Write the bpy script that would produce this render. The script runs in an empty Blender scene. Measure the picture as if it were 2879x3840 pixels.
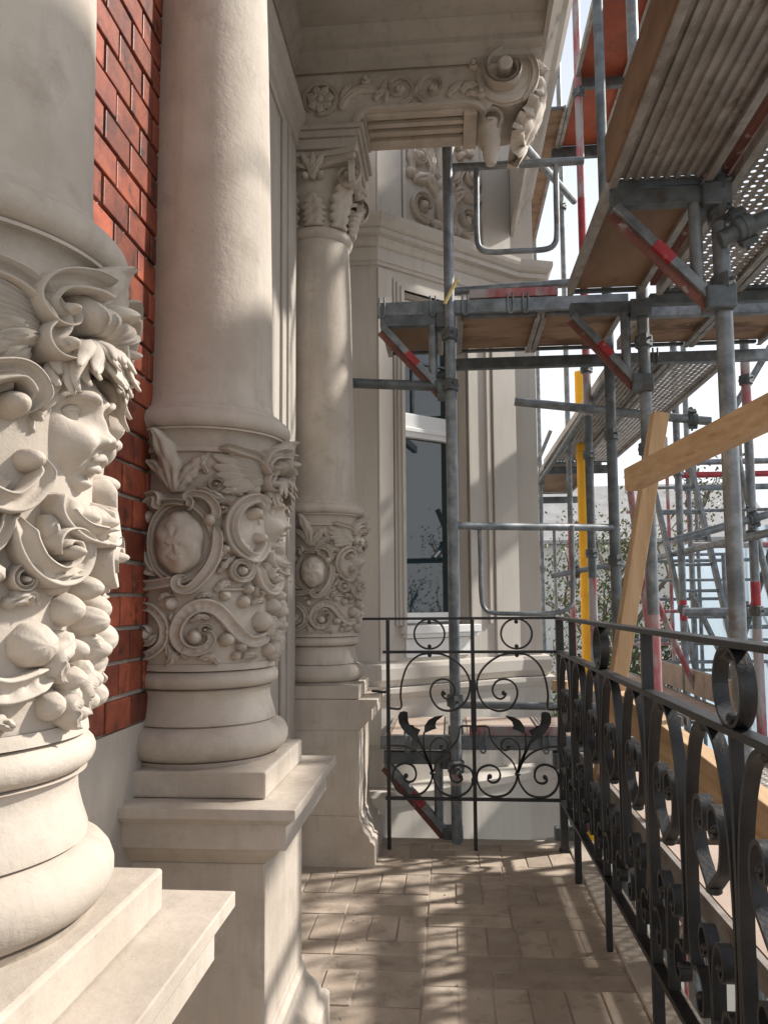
import bpy, math, random
import numpy as np
from mathutils import Vector, Matrix, noise
random.seed(7)
S = bpy.context.scene
C = S.collection
PI = math.pi
R_ = math.radians
# ------------------------------------------------------------------ camera
CAMZ = 1.06
yaw, pitch, roll = 0.0829, 0.0826, -0.0072
fw = Vector((-math.sin(yaw)*math.cos(pitch), math.cos(yaw)*math.cos(pitch), math.sin(pitch)))
rt = Vector((math.cos(yaw), math.sin(yaw), 0)); up = rt.cross(fw)
r2 = math.cos(roll)*rt + math.sin(roll)*up; u2 = -math.sin(roll)*rt + math.cos(roll)*up
cd = bpy.data.cameras.new('camera'); cam = bpy.data.objects.new('camera', cd); C.objects.link(cam)
cam.matrix_world = Matrix(((r2.x, u2.x, -fw.x, 0), (r2.y, u2.y, -fw.y, 0), (r2.z, u2.z, -fw.z, CAMZ), (0, 0, 0, 1)))
cd.sensor_fit = 'VERTICAL'; cd.sensor_height = 36; cd.lens = 27.54; cd.shift_y = 0.0251
cd.clip_start = 0.02; cd.clip_end = 2000
S.camera = cam
# ------------------------------------------------------------------ sky, sun, exposure
SUN_AZ = Vector((0.92, 0.392)); SUN_EL = R_(38)
w = bpy.data.worlds.new('World'); S.world = w; w.use_nodes = True
nt = w.node_tree; bg = nt.nodes['Background']
sky = nt.nodes.new('ShaderNodeTexSky'); sky.sky_type = 'NISHITA'; sky.sun_disc = False
sky.sun_elevation = SUN_EL; sky.sun_rotation = math.atan2(SUN_AZ.x, SUN_AZ.y)
sky.air_density = 1.0; sky.dust_density = 2.0; sky.ozone_density = 1.0
# bright hazy band towards the horizon, the same all round, fading upwards
tcw = nt.nodes.new('ShaderNodeTexCoord'); sx = nt.nodes.new('ShaderNodeSeparateXYZ'); nt.links.new(tcw.outputs['Generated'], sx.inputs[0])
hz_ = nt.nodes.new('ShaderNodeMapRange'); hz_.interpolation_type = 'SMOOTHSTEP'; nt.links.new(sx.outputs['Z'], hz_.inputs['Value'])
for k_, v_ in (('From Min', -.02), ('From Max', .95), ('To Min', .94), ('To Max', .30)): hz_.inputs[k_].default_value = v_
cn = nt.nodes.new('ShaderNodeTexNoise'); cn.inputs['Scale'].default_value = 3.2; cn.inputs['Detail'].default_value = 6; nt.links.new(tcw.outputs['Generated'], cn.inputs['Vector'])
cm_ = nt.nodes.new('ShaderNodeMix'); cm_.data_type = 'RGBA'; cm_.inputs['A'].default_value = (7.2, 7.6, 8.2, 1); cm_.inputs['B'].default_value = (9.0, 9.05, 9.1, 1); nt.links.new(cn.outputs['Fac'], cm_.inputs['Factor'])
mxw = nt.nodes.new('ShaderNodeMix'); mxw.data_type = 'RGBA'; nt.links.new(hz_.outputs[0], mxw.inputs['Factor']); nt.links.new(sky.outputs[0], mxw.inputs['A']); nt.links.new(cm_.outputs['Result'], mxw.inputs['B'])
nt.links.new(mxw.outputs['Result'], bg.inputs[0]); bg.inputs[1].default_value = 0.076
sd = bpy.data.lights.new('sun', 'SUN'); sd.energy = 3.1; sd.angle = R_(2.4); sd.color = (1, .945, .87)
sun = bpy.data.objects.new('sun', sd); C.objects.link(sun)
sdir = Vector((SUN_AZ.x*math.cos(SUN_EL), SUN_AZ.y*math.cos(SUN_EL), math.sin(SUN_EL))).normalized()
sun.rotation_euler = sdir.to_track_quat('Z', 'Y').to_euler(); sun.location = (6, 6, 8)
S.view_settings.view_transform = 'Standard'; S.view_settings.look = 'None'
S.view_settings.exposure = 1.05; S.view_settings.gamma = 1.0; S.view_settings.use_curve_mapping = False

# ------------------------------------------------------------------ materials
def pmat(name, a, b=None, rough=.8, metal=0., ns=3., bump=.12, bs=60., stain=None, stain_s=6., stain_t=(.55, .7), rnd=0., stretch=None, spec=.5, streak=None, fine=None):
    m = bpy.data.materials.new(name); m.use_nodes = True; t = m.node_tree; N = t.nodes; L = t.links
    p = N['Principled BSDF']; p.inputs['Roughness'].default_value = rough; p.inputs['Metallic'].default_value = metal
    p.inputs['Specular IOR Level'].default_value = spec
    b = b or tuple(c*.75 for c in a)
    g = N.new('ShaderNodeNewGeometry'); src = g.outputs['Position']
    if stretch:
        mp = N.new('ShaderNodeVectorMath'); mp.operation = 'MULTIPLY'; mp.inputs[1].default_value = stretch
        L.new(src, mp.inputs[0]); src = mp.outputs[0]
    def nz(scale, detail=6, rgh=.6):
        n = N.new('ShaderNodeTexNoise'); n.inputs['Scale'].default_value = scale; n.inputs['Detail'].default_value = detail
        n.inputs['Roughness'].default_value = rgh; L.new(src, n.inputs['Vector']); return n
    n1 = nz(ns); r1 = N.new('ShaderNodeValToRGB'); r1.color_ramp.elements[0].position = .36; r1.color_ramp.elements[1].position = .66
    r1.color_ramp.elements[0].color = (*b, 1); r1.color_ramp.elements[1].color = (*a, 1); L.new(n1.outputs['Fac'], r1.inputs[0])
    col = r1.outputs[0]
    if stain:
        n2 = nz(stain_s, 8, .65); r2_ = N.new('ShaderNodeMapRange'); r2_.inputs['From Min'].default_value = stain_t[0]; r2_.inputs['From Max'].default_value = stain_t[1]
        L.new(n2.outputs['Fac'], r2_.inputs['Value']); mx = N.new('ShaderNodeMix'); mx.data_type = 'RGBA'
        L.new(r2_.outputs[0], mx.inputs['Factor']); L.new(col, mx.inputs['A']); mx.inputs['B'].default_value = (*stain, 1); col = mx.outputs['Result']
    if fine:
        n4 = nz(fine[1], 4, .7); r4 = N.new('ShaderNodeMapRange'); r4.inputs['From Min'].default_value = fine[2]; r4.inputs['From Max'].default_value = fine[2]+.06
        L.new(n4.outputs['Fac'], r4.inputs['Value']); mx = N.new('ShaderNodeMix'); mx.data_type = 'RGBA'
        L.new(r4.outputs[0], mx.inputs['Factor']); L.new(col, mx.inputs['A']); mx.inputs['B'].default_value = (*fine[0], 1); col = mx.outputs['Result']
    if streak:
        vm_ = N.new('ShaderNodeVectorMath'); vm_.operation = 'MULTIPLY'; vm_.inputs[1].default_value = (9, 9, .9); L.new(g.outputs['Position'], vm_.inputs[0])
        n5 = N.new('ShaderNodeTexNoise'); n5.inputs['Scale'].default_value = 2.2; n5.inputs['Detail'].default_value = 8; n5.inputs['Roughness'].default_value = .7; L.new(vm_.outputs[0], n5.inputs['Vector'])
        r5 = N.new('ShaderNodeMapRange'); r5.inputs['From Min'].default_value = .5; r5.inputs['From Max'].default_value = .78; r5.inputs['To Max'].default_value = .8; L.new(n5.outputs['Fac'], r5.inputs['Value'])
        mx = N.new('ShaderNodeMix'); mx.data_type = 'RGBA'; L.new(r5.outputs[0], mx.inputs['Factor']); L.new(col, mx.inputs['A']); mx.inputs['B'].default_value = (*streak, 1); col = mx.outputs['Result']
    if rnd:
        oi = N.new('ShaderNodeObjectInfo'); mr = N.new('ShaderNodeMapRange'); mr.inputs['To Min'].default_value = 1-rnd; mr.inputs['To Max'].default_value = 1+rnd
        L.new(oi.outputs['Random'], mr.inputs['Value']); hs = N.new('ShaderNodeHueSaturation'); L.new(mr.outputs[0], hs.inputs['Value']); L.new(col, hs.inputs['Color']); col = hs.outputs[0]
    L.new(col, p.inputs['Base Color'])
    if bump:
        n3 = nz(bs, 5, .65); bp = N.new('ShaderNodeBump'); bp.inputs['Strength'].default_value = bump; bp.inputs['Distance'].default_value = .004
        L.new(n3.outputs['Fac'], bp.inputs['Height']); L.new(bp.outputs[0], p.inputs['Normal'])
    return m
M = {}
M['stone'] = pmat('carved_stone', (.54, .478, .41), (.42, .362, .30), .84, ns=5, bump=.4, bs=60, stain=(.36, .305, .25), stain_s=11, stain_t=(.55, .74), fine=((.22, .18, .145), 130, .675), streak=(.36, .315, .27))
M['plaster'] = pmat('painted_plaster', (.45, .41, .36), (.37, .33, .285), .88, streak=(.30, .265, .225),  ns=2.2, bump=.3, bs=110, stain=(.40, .35, .30), stain_s=3.5, stain_t=(.55, .8))
M['bayplaster'] = pmat('smooth_render', (.55, .515, .465), (.47, .435, .39), .85, ns=1.6, bump=.15, bs=90, streak=(.42, .38, .335), stain=(.45, .40, .34), stain_s=2.6, stain_t=(.55, .8), stretch=(1, 1, .35))
M['brick'] = pmat('red_clinker', (.32, .078, .036), (.16, .036, .022), .5, ns=14, bump=.25, bs=90, stain=(.06, .022, .016), stain_s=20, stain_t=(.53, .66), rnd=.42, spec=.4, fine=((.38, .3, .25), 90, .71))
M['mortar'] = pmat('mortar', (.40, .36, .31), None, .95, bump=.5, bs=200)
M['paver'] = pmat('clay_paver', (.47, .39, .315), (.36, .29, .23), .85, ns=7, bump=.5, bs=80, stain=(.23, .185, .15), stain_s=12, stain_t=(.54, .74), rnd=.18, fine=((.09, .07, .06), 70, .71))
M['grout'] = pmat('floor_mortar', (.46, .39, .325), (.36, .295, .24), .95, ns=9, bump=.6, bs=120)
M['coping'] = pmat('coping_stone', (.52, .46, .39), (.40, .34, .28), .85, ns=5, bump=.3, bs=90, stain=(.33, .27, .22), stain_s=7)
M['iron'] = pmat('black_iron_paint', (.018, .019, .020), (.010, .010, .011), .42, ns=20, bump=.25, bs=140, stain=(.035, .03, .027), stain_s=25, stain_t=(.58, .75))
M['steel'] = pmat('galvanised_steel', (.255, .275, .29), (.12, .135, .145), .48, .45, ns=16, bump=.2, bs=120, stain=(.15, .12, .105), stain_s=11, stain_t=(.56, .72), fine=((.62, .60, .57), 60, .69))
M['darksteel'] = pmat('weathered_steel', (.15, .17, .18), (.08, .09, .095), .55, .4, ns=14, bump=.2, bs=120, stain=(.09, .07, .06), stain_s=12, fine=((.45, .44, .42), 55, .70))
M['alu'] = pmat('aluminium_deck', (.36, .335, .31), (.24, .22, .20), .55, .25, ns=10, bump=.25, bs=60, stain=(.17, .14, .12), stain_s=14, stain_t=(.52, .7), fine=((.6, .56, .5), 40, .70))
M['red'] = pmat('red_paint', (.40, .03, .04), (.26, .018, .025), .45, ns=18, bump=.15, bs=80, stain=(.40, .25, .23), stain_s=24, stain_t=(.60, .68))
M['pink'] = pmat('worn_red_paint', (.40, .13, .14), (.26, .05, .06), .5, ns=8, bump=.15, bs=80, stain=(.34, .32, .32), stain_s=9, stain_t=(.46, .58), stretch=(1, 1, .3))
M['rust'] = pmat('rusty_paint', (.20, .075, .055), (.13, .045, .035), .7, ns=12, bump=.2, bs=80, stain=(.30, .27, .26), stain_s=20, stain_t=(.58, .66))
M['ply'] = pmat('weathered_plywood', (.25, .155, .095), (.155, .092, .055), .75, ns=4, bump=.2, bs=60, stain=(.12, .068, .04), stain_s=5, stain_t=(.54, .68), stretch=(1, .35, 1), fine=((.50, .36, .25), 22, .72))
M['plyx'] = pmat('cross_plywood', (.34, .22, .14), (.23, .14, .085), .75, ns=4, bump=.2, bs=60, stain=(.13, .07, .04), stain_s=7, stain_t=(.50, .62), stretch=(.4, 1, 1), fine=((.52, .40, .30), 14, .66))
M['plytop'] = pmat('dusty_plywood', (.46, .37, .31), (.36, .28, .23), .85, ns=5, bump=.2, bs=60, stain=(.27, .20, .16), stain_s=9, stain_t=(.56, .7))
M['redply'] = pmat('red_film_plywood', (.36, .072, .025), (.25, .045, .015), .5, ns=6, bump=.15, bs=50, stain=(.18, .035, .015), stain_s=5, fine=((.75, .6, .5), 50, .73))
M['timber'] = pmat('fresh_timber', (.60, .42, .25), (.47, .30, .16), .72, ns=3, bump=.25, bs=9, stretch=(16, 1.1, 16), stain=(.36, .21, .105), stain_s=2.2, stain_t=(.58, .70), fine=((.16, .085, .04), 5, .70))
M['timberv'] = pmat('fresh_timber_upright', (.60, .42, .25), (.47, .30, .16), .72, ns=3, bump=.25, bs=9, stretch=(16, 16, 1.1), stain=(.36, .21, .105), stain_s=2.2, stain_t=(.58, .70), fine=((.16, .085, .04), 5, .70))
M['yellow'] = pmat('yellow_pipe_plastic', (.85, .44, .008), (.75, .36, .006), .45, ns=5, bump=.05)
M['white'] = pmat('white_window_paint', (.80, .80, .79), (.74, .74, .73), .4, ns=5, bump=.05)
M['bark'] = pmat('bark', (.14, .11, .08), None, .9, ns=12, bump=.5, bs=40)
M['leaf'] = pmat('foliage', (.13, .145, .035), (.07, .095, .022), .6, ns=1.5, bump=0)
M['leafdark'] = pmat('dark_foliage', (.05, .09, .025), (.03, .055, .018), .6, ns=2, bump=0)
M['ground'] = pmat('ground', (.20, .19, .17), (.14, .14, .12), .95, ns=.3, bump=.2, bs=4)
M['sheet'] = pmat('dust_sheet', (.70, .78, .84), (.60, .70, .78), .5, ns=2, bump=.1, bs=8)
M['housewall'] = pmat('pale_render', (.62, .60, .56), (.55, .53, .49), .9, ns=.6, bump=.1)
M['roof'] = pmat('roof_tile', (.40, .385, .37), None, .85, ns=2, bump=.3, bs=12)
M['plastic'] = pmat('cream_tie', (.72, .56, .24), None, .5, bump=0)
gm = bpy.data.materials.new('window_glass'); gm.use_nodes = True; gp = gm.node_tree.nodes['Principled BSDF']
gp.inputs['Base Color'].default_value = (.010, .026, .034, 1); gp.inputs['Roughness'].default_value = .02; gp.inputs['IOR'].default_value = 1.75
M['glass'] = gm
sn = M['sheet'].node_tree; tl = sn.nodes.new('ShaderNodeBsdfTranslucent'); tl.inputs[0].default_value = (.72, .80, .86, 1); ms = sn.nodes.new('ShaderNodeMixShader'); ms.inputs[0].default_value = .6
sn.links.new(sn.nodes['Principled BSDF'].outputs[0], ms.inputs[1]); sn.links.new(tl.outputs[0], ms.inputs[2]); sn.links.new(ms.outputs[0], sn.nodes['Material Output'].inputs[0])

# ------------------------------------------------------------------ mesh helpers
ROOT = {}
class MB:
    def __init__(s, mtx=None): s.v = []; s.f = []; s.m = mtx
    def add(s, vs, fs):
        o = len(s.v)
        if s.m is not None: vs = [tuple(s.m @ Vector(p)) for p in vs]
        s.v += [tuple(map(float, p)) for p in vs]; s.f += [tuple(i+o for i in f) for f in fs]; return s
    def box(s, x0, x1, y0, y1, z0, z1):
        return s.add([(x0,y0,z0),(x1,y0,z0),(x1,y1,z0),(x0,y1,z0),(x0,y0,z1),(x1,y0,z1),(x1,y1,z1),(x0,y1,z1)],
                     [(0,3,2,1),(4,5,6,7),(0,1,5,4),(1,2,6,5),(2,3,7,6),(3,0,4,7)])
    def beam(s, p, q, a, b, upv=(0, 0, 1), arch=0, n=1):      # rectangular bar from p to q, a wide (side), b high
        p = Vector(p); q = Vector(q); d = (q-p).normalized(); sd_ = d.cross(Vector(upv)).normalized(); uu = sd_.cross(d)
        rings = []
        for i in range(n+1):
            t = i/n; c = p.lerp(q, t) + uu*arch*math.sin(PI*t)
            rings.append([c+sd_*a*i2/2+uu*b*j2/2 for i2, j2 in ((-1,-1),(1,-1),(1,1),(-1,1))])
        return s.loft(rings)
    def loft(s, rings, closed=True, caps=True):
        k = len(rings[0]); vs = [tuple(p) for r in rings for p in r]; fs = []
        for i in range(len(rings)-1):
            for j in range(k if closed else k-1):
                a = i*k+j; b = i*k+(j+1) % k; fs.append((a, b, b+k, a+k))
        if caps and closed: fs += [tuple(range(k))[::-1], tuple(range((len(rings)-1)*k, len(rings)*k))]
        return s.add(vs, fs)
    def tube(s, pts, r, n=12, caps=True):
        pts = [Vector(p) for p in pts]; rings = []; prev = None
        for i, p in enumerate(pts):
            d = (pts[min(i+1, len(pts)-1)]-pts[max(i-1, 0)]).normalized()
            if prev is None:
                a = d.orthogonal().normalized()
            else:
                a = (prev - d*prev.dot(d)).normalized()
            prev = a; b = d.cross(a); rr = r[i] if hasattr(r, '__len__') else r
            rings.append([p+(a*math.cos(2*PI*k/n)+b*math.sin(2*PI*k/n))*rr for k in range(n)])
        return s.loft(rings, True, caps)
    def strip(s, pts, side, a, b, closed=False):     # flat bar: a along 'side', b in the plane of the path
        pts = [Vector(p) for p in pts]; side = Vector(side); rings = []; n = len(pts)
        for i, p in enumerate(pts):
            if closed: d = pts[(i+1) % n]-pts[(i-1) % n]
            else: d = pts[min(i+1, n-1)]-pts[max(i-1, 0)]
            d.normalize(); nn = side.cross(d).normalized()
            rings.append([p+side*a/2*x+nn*b/2*y for x, y in ((-1,-1),(1,-1),(1,1),(-1,1))])
        if closed: rings.append(rings[0])
        return s.loft(rings, True, not closed)
    def lathe(s, prof, cx=0, cy=0, n=64, a0=0, a1=2*PI, zax=True):
        full = abs(a1-a0) > 6.28; m = n if full else n+1; vs = []; fs = []
        for r, z in prof:
            for k in range(m):
                a = a0+(a1-a0)*k/n; vs.append((cx+r*math.cos(a), cy+r*math.sin(a), z))
        for i in range(len(prof)-1):
            for k in range(n):
                k2 = (k+1) % m; fs.append((i*m+k, i*m+k2, (i+1)*m+k2, (i+1)*m+k))
        return s.add(vs, fs)
    def disc(s, prof, o, ax, n=40):                    # lathe about an arbitrary axis: prof (radius, along axis)
        ax = Vector(ax).normalized(); a = ax.orthogonal().normalized(); b = ax.cross(a); o = Vector(o)
        rings = [[o+ax*h+(a*math.cos(2*PI*k/n)+b*math.sin(2*PI*k/n))*r for k in range(n)] for r, h in prof]
        return s.loft(rings, True, True)
    def square(s, prof, near=None):                    # stacked square rings (half, z); near = fixed near face
        rings = [[(-h, near if near is not None else -h, z), (h, near if near is not None else -h, z), (h, h, z), (-h, h, z)] for h, z in prof]
        return s.loft(rings)
    def poly(s, pts, off, ):                           # extruded polygon: pts 3D list, off vector
        o = Vector(off); k = len(pts); vs = [Vector(p) for p in pts]+[Vector(p)+o for p in pts]
        return s.add(vs, [tuple(range(k)), tuple(range(2*k-1, k-1, -1))]+[(i, i+k, (i+1) % k+k, (i+1) % k) for i in range(k)])
    def build(s, name, mat, parent=None, smooth=None, bev=0, label=None, loc=(0, 0, 0)):
        org = Vector(loc) if parent is None else ROOT.get(parent.name, Vector())
        me = bpy.data.meshes.new(name); me.from_pydata([tuple(Vector(p)-org) for p in s.v], [], s.f)
        me.materials.append(M[mat] if isinstance(mat, str) else mat)
        if smooth: 
            me.polygons.foreach_set('use_smooth', [True]*len(me.polygons)); me.update()
            if smooth < 3: me.set_sharp_from_angle(angle=smooth)
        me.update(); me.validate()
        o = bpy.data.objects.new(name, me); C.objects.link(o)
        if parent: o.parent = parent
        else: o.location = org
        ROOT[o.name] = org
        if bev:
            b = o.modifiers.new('Bevel', 'BEVEL'); b.width = bev; b.segments = 2; b.limit_method = 'ANGLE'; b.angle_limit = R_(40)
        if label: o['label'] = label
        return o
SM = R_(38); SMX = 4.
def tag(o, label, cat, group=None):
    o['label'] = label; o['category'] = cat
    if group: o['group'] = group
    return o
def thing(name, label, cat, loc=(0, 0, 0), group=None):
    o = bpy.data.objects.new(name, None); C.objects.link(o); o.location = loc; o.empty_display_size = .1
    ROOT[o.name] = Vector(loc); return tag(o, label, cat, group)
def struct(o): o['kind'] = 'structure'; return o
def copy_tree(o, parent=None):
    c = o.copy(); C.objects.link(c); c.parent = parent
    for ch in list(o.children): copy_tree(ch, c)
    return c
def cr(pts, n):                                        # Catmull-Rom resample, even arc length
    P = np.array(pts, float); P = np.vstack([2*P[0]-P[1], P, 2*P[-1]-P[-2]]); out = []
    for i in range(1, len(P)-2):
        for t in np.linspace(0, 1, 14, endpoint=False):
            a, b, c, d = P[i-1:i+3]
            out.append(.5*((2*b)+(c-a)*t+(2*a-5*b+4*c-d)*t*t+(3*b-a-3*c+d)*t**3))
    out.append(P[-2]); out = np.array(out); L = np.r_[0, np.cumsum(np.linalg.norm(np.diff(out, axis=0), axis=1))]
    s = np.linspace(0, L[-1], n); return np.stack([np.interp(s, L, out[:, k]) for k in range(out.shape[1])], 1)
# relief primitives live in flat (s, v, w) space; mapf bends them onto a cylinder, a plane or a curve
def grid(mb, G, mapf, closed=False):
    a, b = len(G), len(G[0]); vs = [mapf(*p) for row in G for p in row]; fs = []
    for i in range(a-1):
        for j in range(b-1): fs.append((i*b+j, i*b+j+1, (i+1)*b+j+1, (i+1)*b+j))
    mb.add(vs, fs)
CS = [(-1, None), (-1, .55), (-.88, .95), (-.7, 1.), (-.5, .74), (-.2, .6), (.2, .6), (.5, .74), (.7, 1.), (.88, .95), (1, .55), (1, None)]
def band(mb, pts, w0, w1, h0, h1, mapf, ribs=0, n=None, wm=None):
    n = n or max(18, int(9*len(pts))); P = cr(pts, n); T = np.gradient(P, axis=0); T /= np.linalg.norm(T, axis=1)[:, None]; Nn = np.stack([-T[:, 1], T[:, 0]], 1)
    G = []
    for i in range(n):
        t = i/(n-1); wd = w0+(w1-w0)*t
        if wm: wd += wm*math.sin(PI*t)
        h = h0+(h1-h0)*t; e = min(1, 8*t+.35, 8*(1-t)+.35); row = []
        for q, hh in CS:
            p = P[i]+Nn[i]*q*wd/2*e
            hz = -.006 if hh is None else h*e*(hh-(.16*(.5+.5*math.sin(ribs*t*2*PI)) if ribs and abs(q) < .6 else 0))
            row.append((p[0], p[1], hz))
        G.append(row)
    capa = [(P[0][0]-T[0][0]*w0*.2, P[0][1]-T[0][1]*w0*.2, -.006)]*len(CS); capb = [(P[-1][0]+T[-1][0]*w1*.2, P[-1][1]+T[-1][1]*w1*.2, -.006)]*len(CS)
    grid(mb, [capa]+G+[capb], mapf)
def leaf(mb, pts, wd, h, mapf, lobes=4, curl=0., vein=.25, base=.35, n=22, lobeamp=.3):
    P = cr(pts, n); T = np.gradient(P, axis=0); T /= np.linalg.norm(T, axis=1)[:, None]; Nn = np.stack([-T[:, 1], T[:, 0]], 1); G = []
    for i in range(n):
        t = i/(n-1); ww = wd*(base*(1-t)**2+(1-base*.1)*math.sin(PI*min(1, .02+.86*t**1.15))**.62)*(1 if lobes == 0 else (1-lobeamp+lobeamp*abs(math.sin(lobes*PI*(t+.08)))))*(1-.55*t**9)
        row = []
        for q in (-1, -1, -.8, -.5, -.18, 0, .18, .5, .8, 1, 1):
            k = len(row); edge = k in (0, 10)
            hz = -.006 if edge else h*((1-q*q)*.62+.3-vein*math.exp(-(q/.14)**2)+.12*math.cos(q*7+lobes*t*4))*(.55+.6*math.sin(PI*min(1, t+.1)))+curl*t**2.5
            p = P[i]+Nn[i]*q*ww/2; row.append((p[0], p[1], hz))
        G.append(row)
    capb = [(P[-1][0]+T[-1][0]*wd*.04, P[-1][1]+T[-1][1]*wd*.04, -.006 if curl < .01 else curl*.6)]*11
    grid(mb, [[(P[0][0], P[0][1], -.006)]*11]+G+[capb], mapf)
def blob(mb, c, ru, rv, rw, mapf, lobes=0, amp=.1, n=20, m=9, w0=0., rot=0., scal=0):
    G = []
    for i in range(m+1):
        th = R_(112)*i/m; row = []
        for k in range(n+1):
            ph = 2*PI*k/n; f = 1-amp*abs(math.cos(lobes*ph/2))*math.sin(th) if lobes else 1.
            if scal: f *= 1+.05*abs(math.sin(5*th+2*math.cos(ph)))*math.cos(6*ph+3*th)+.05*noise.noise((c[0]*40+3*math.cos(ph)*th, 3*math.sin(ph)*th, c[1]*30))
            a = ru*f*math.sin(th)*math.cos(ph); b = rv*f*math.sin(th)*math.sin(ph)
            row.append((c[0]+a*math.cos(rot)-b*math.sin(rot), c[1]+a*math.sin(rot)+b*math.cos(rot), w0+rw*f*math.cos(th)))
        G.append(row)
    grid(mb, G, mapf)
def mcyl(R, z0=0, mir=1, gain=1.):
    def f(s, v, w_):
        q = R+(w_*gain if w_ > 0 else w_); return (q*math.cos(mir*s/R), q*math.sin(mir*s/R), z0+v)
    return f
def mplane(o, ux, uz, un):
    o, ux, uz, un = map(Vector, (o, ux, uz, un)); return lambda s, v, w_: tuple(o+ux*s+uz*v+un*w_)

# ================================================================== LARGE STRUCTURE
AX, WX = -.57, -.65                                    # column axis, facade plane
COLY = (.827, 1.787, 3.42)
struct(MB().box(-400, 400, -300, 900, -5.6, -5.2).build('ground', 'ground'))
# ---- facade wall with its bricks
fwall = thing('facade_wall', 'plastered house wall with red brick field between the stone columns', 'wall', (WX, 1.5, -5.2))
MB().box(-1.4, WX, -1.2, .84, -5.2, 3.9).box(-1.4, WX, 1.74, 4.6, -5.2, 3.9).box(-1.4, WX, .84, 1.74, -5.2, .812).box(-1.4, WX-.012, .84, 1.74, .812, 3.9).build('plaster', 'plaster', fwall)
MB().box(WX-.05, WX-.006, .841, 1.739, .8125, 3.05).build('mortar_bed', 'mortar', fwall)
bm_proto = {}
def brick_mesh(L):
    if L not in bm_proto:
        m_ = MB().box(0, .02, 0, L, 0, .0585)
        bm_proto[L] = m_
    return bm_proto[L]
brs = {}
zc = .8165; row = 0
while zc < 3.0:
    y = .846-(.06 if row % 2 else 0.); seq = 0
    while y < 1.735:
        L = .2285 if (row % 4 == 2 and seq % 2 == 0) else .112
        y0, y1 = max(y, .846), min(y+L, 1.735)
        if y1-y0 > .02:
            key = round(y1-y0, 4)
            if key not in brs:
                o = MB().box(0, .02, 0, key, 0, .0585).build('brick', 'brick', None, bev=.0025); brs[key] = o; o.parent = fwall
            else:
                o = brs[key].copy(); C.objects.link(o); o.parent = fwall
            o.location = Vector((WX-.016+random.uniform(-.0012, .0012), y0, zc+random.uniform(-.0008, .0008)))-Vector((WX, 1.5, -5.2))
            o.rotation_euler = (random.uniform(-.004, .004), 0, random.uniform(-.008, .008))
        y += L+.008; seq += 1
    zc += .0668; row += 1
MB().box(WX, WX+.012, 2.96, 3.22, .0, 3.02).box(WX, WX+.022, 3.03, 3.05, 0, 3.02).build('pilaster_strip', 'plaster', fwall, bev=.004)
# string moulding on the wall under the ceiling (runs in depth)
def run_y(mb, prof, y0, y1):                            # prof: list of (x, z) extruded along Y
    mb.poly([(x, y0, z) for x, z in prof], (0, y1-y0, 0)); return mb
sm = MB()
run_y(sm, [(WX-.02, 3.0), (WX+.008, 3.0), (WX+.008, 3.035), (WX+.022, 3.045), (WX+.022, 3.085), (WX+.03, 3.1), (WX+.03, 3.125), (WX+.045, 3.14), (WX+.055, 3.165), (WX+.055, 3.185), (WX-.02, 3.19)], 1.9, 3.225)
run_y(sm, [(WX-.02, 3.37), (WX+.012, 3.37), (WX+.012, 3.40), (WX+.03, 3.415), (WX+.03, 3.44), (WX+.055, 3.47), (WX+.06, 3.499), (WX-.02, 3.499)], 1.9, 3.225)
sm.build('string_moulding', 'plaster', fwall)

# ---- balcony floor
floor = struct(MB().box(WX-.02, .60, -1.3, 3.565, -.32, -.0035).build('balcony_floor', 'grout'))
pk = {}
def paver(x0, x1, y0, y1, z):
    g = .0028; L, W_ = round(x1-x0-2*g, 3), round(y1-y0-2*g, 3)
    if (L, W_) not in pk:
        o = MB().box(-L/2, L/2, -W_/2, W_/2, -.03, 0).build('paver', 'paver', None, bev=.002); pk[(L, W_)] = o
    else: o = pk[(L, W_)].copy(); C.objects.link(o)
    o.parent = floor; o.location = ((x0+x1)/2, (y0+y1)/2, z); o.rotation_euler = (random.uniform(-.006, .006), random.uniform(-.006, .006), random.uniform(-.006, .006))
for c_, (xa, xb, off) in enumerate(((WX, -.09, 0), (-.09, .49, .135))):
    y = 3.555-off*.6; k = 0
    if off: 
        x = xa
        while x < xb-.01: paver(x, min(x+.29, xb), y, 3.555, random.uniform(-.002, .002)); x += .29
    while y > .55:
        if k % 2 == 0:
            n_ = 6; wd = (xb-xa)/n_
            for i in range(n_): paver(xa+i*wd, xa+(i+1)*wd, y-.205, y, random.uniform(-.003, .002))
            y -= .205
        else:
            for _ in range(2):
                x = xa; st_ = [.28, .19, .2][k % 3]
                x1 = xa+st_ if _ else xa+.28
                paver(x, x1, y-.098, y, random.uniform(-.003, .002)); paver(x1, xb, y-.098, y, random.uniform(-.003, .002)); y -= .098
        k += 1
for y0, y1 in ((-1.2, .6), (.605, 1.75), (1.755, 2.7), (2.705, 3.63)):
    MB().box(.494, .62, y0, y1, -.12, .004).build('coping_stone', 'coping', floor, bev=.006)
MB().box(WX+.3, .494, 3.558, 3.63, -.12, .003).build('coping_stone', 'coping', floor, bev=.006)

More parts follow.
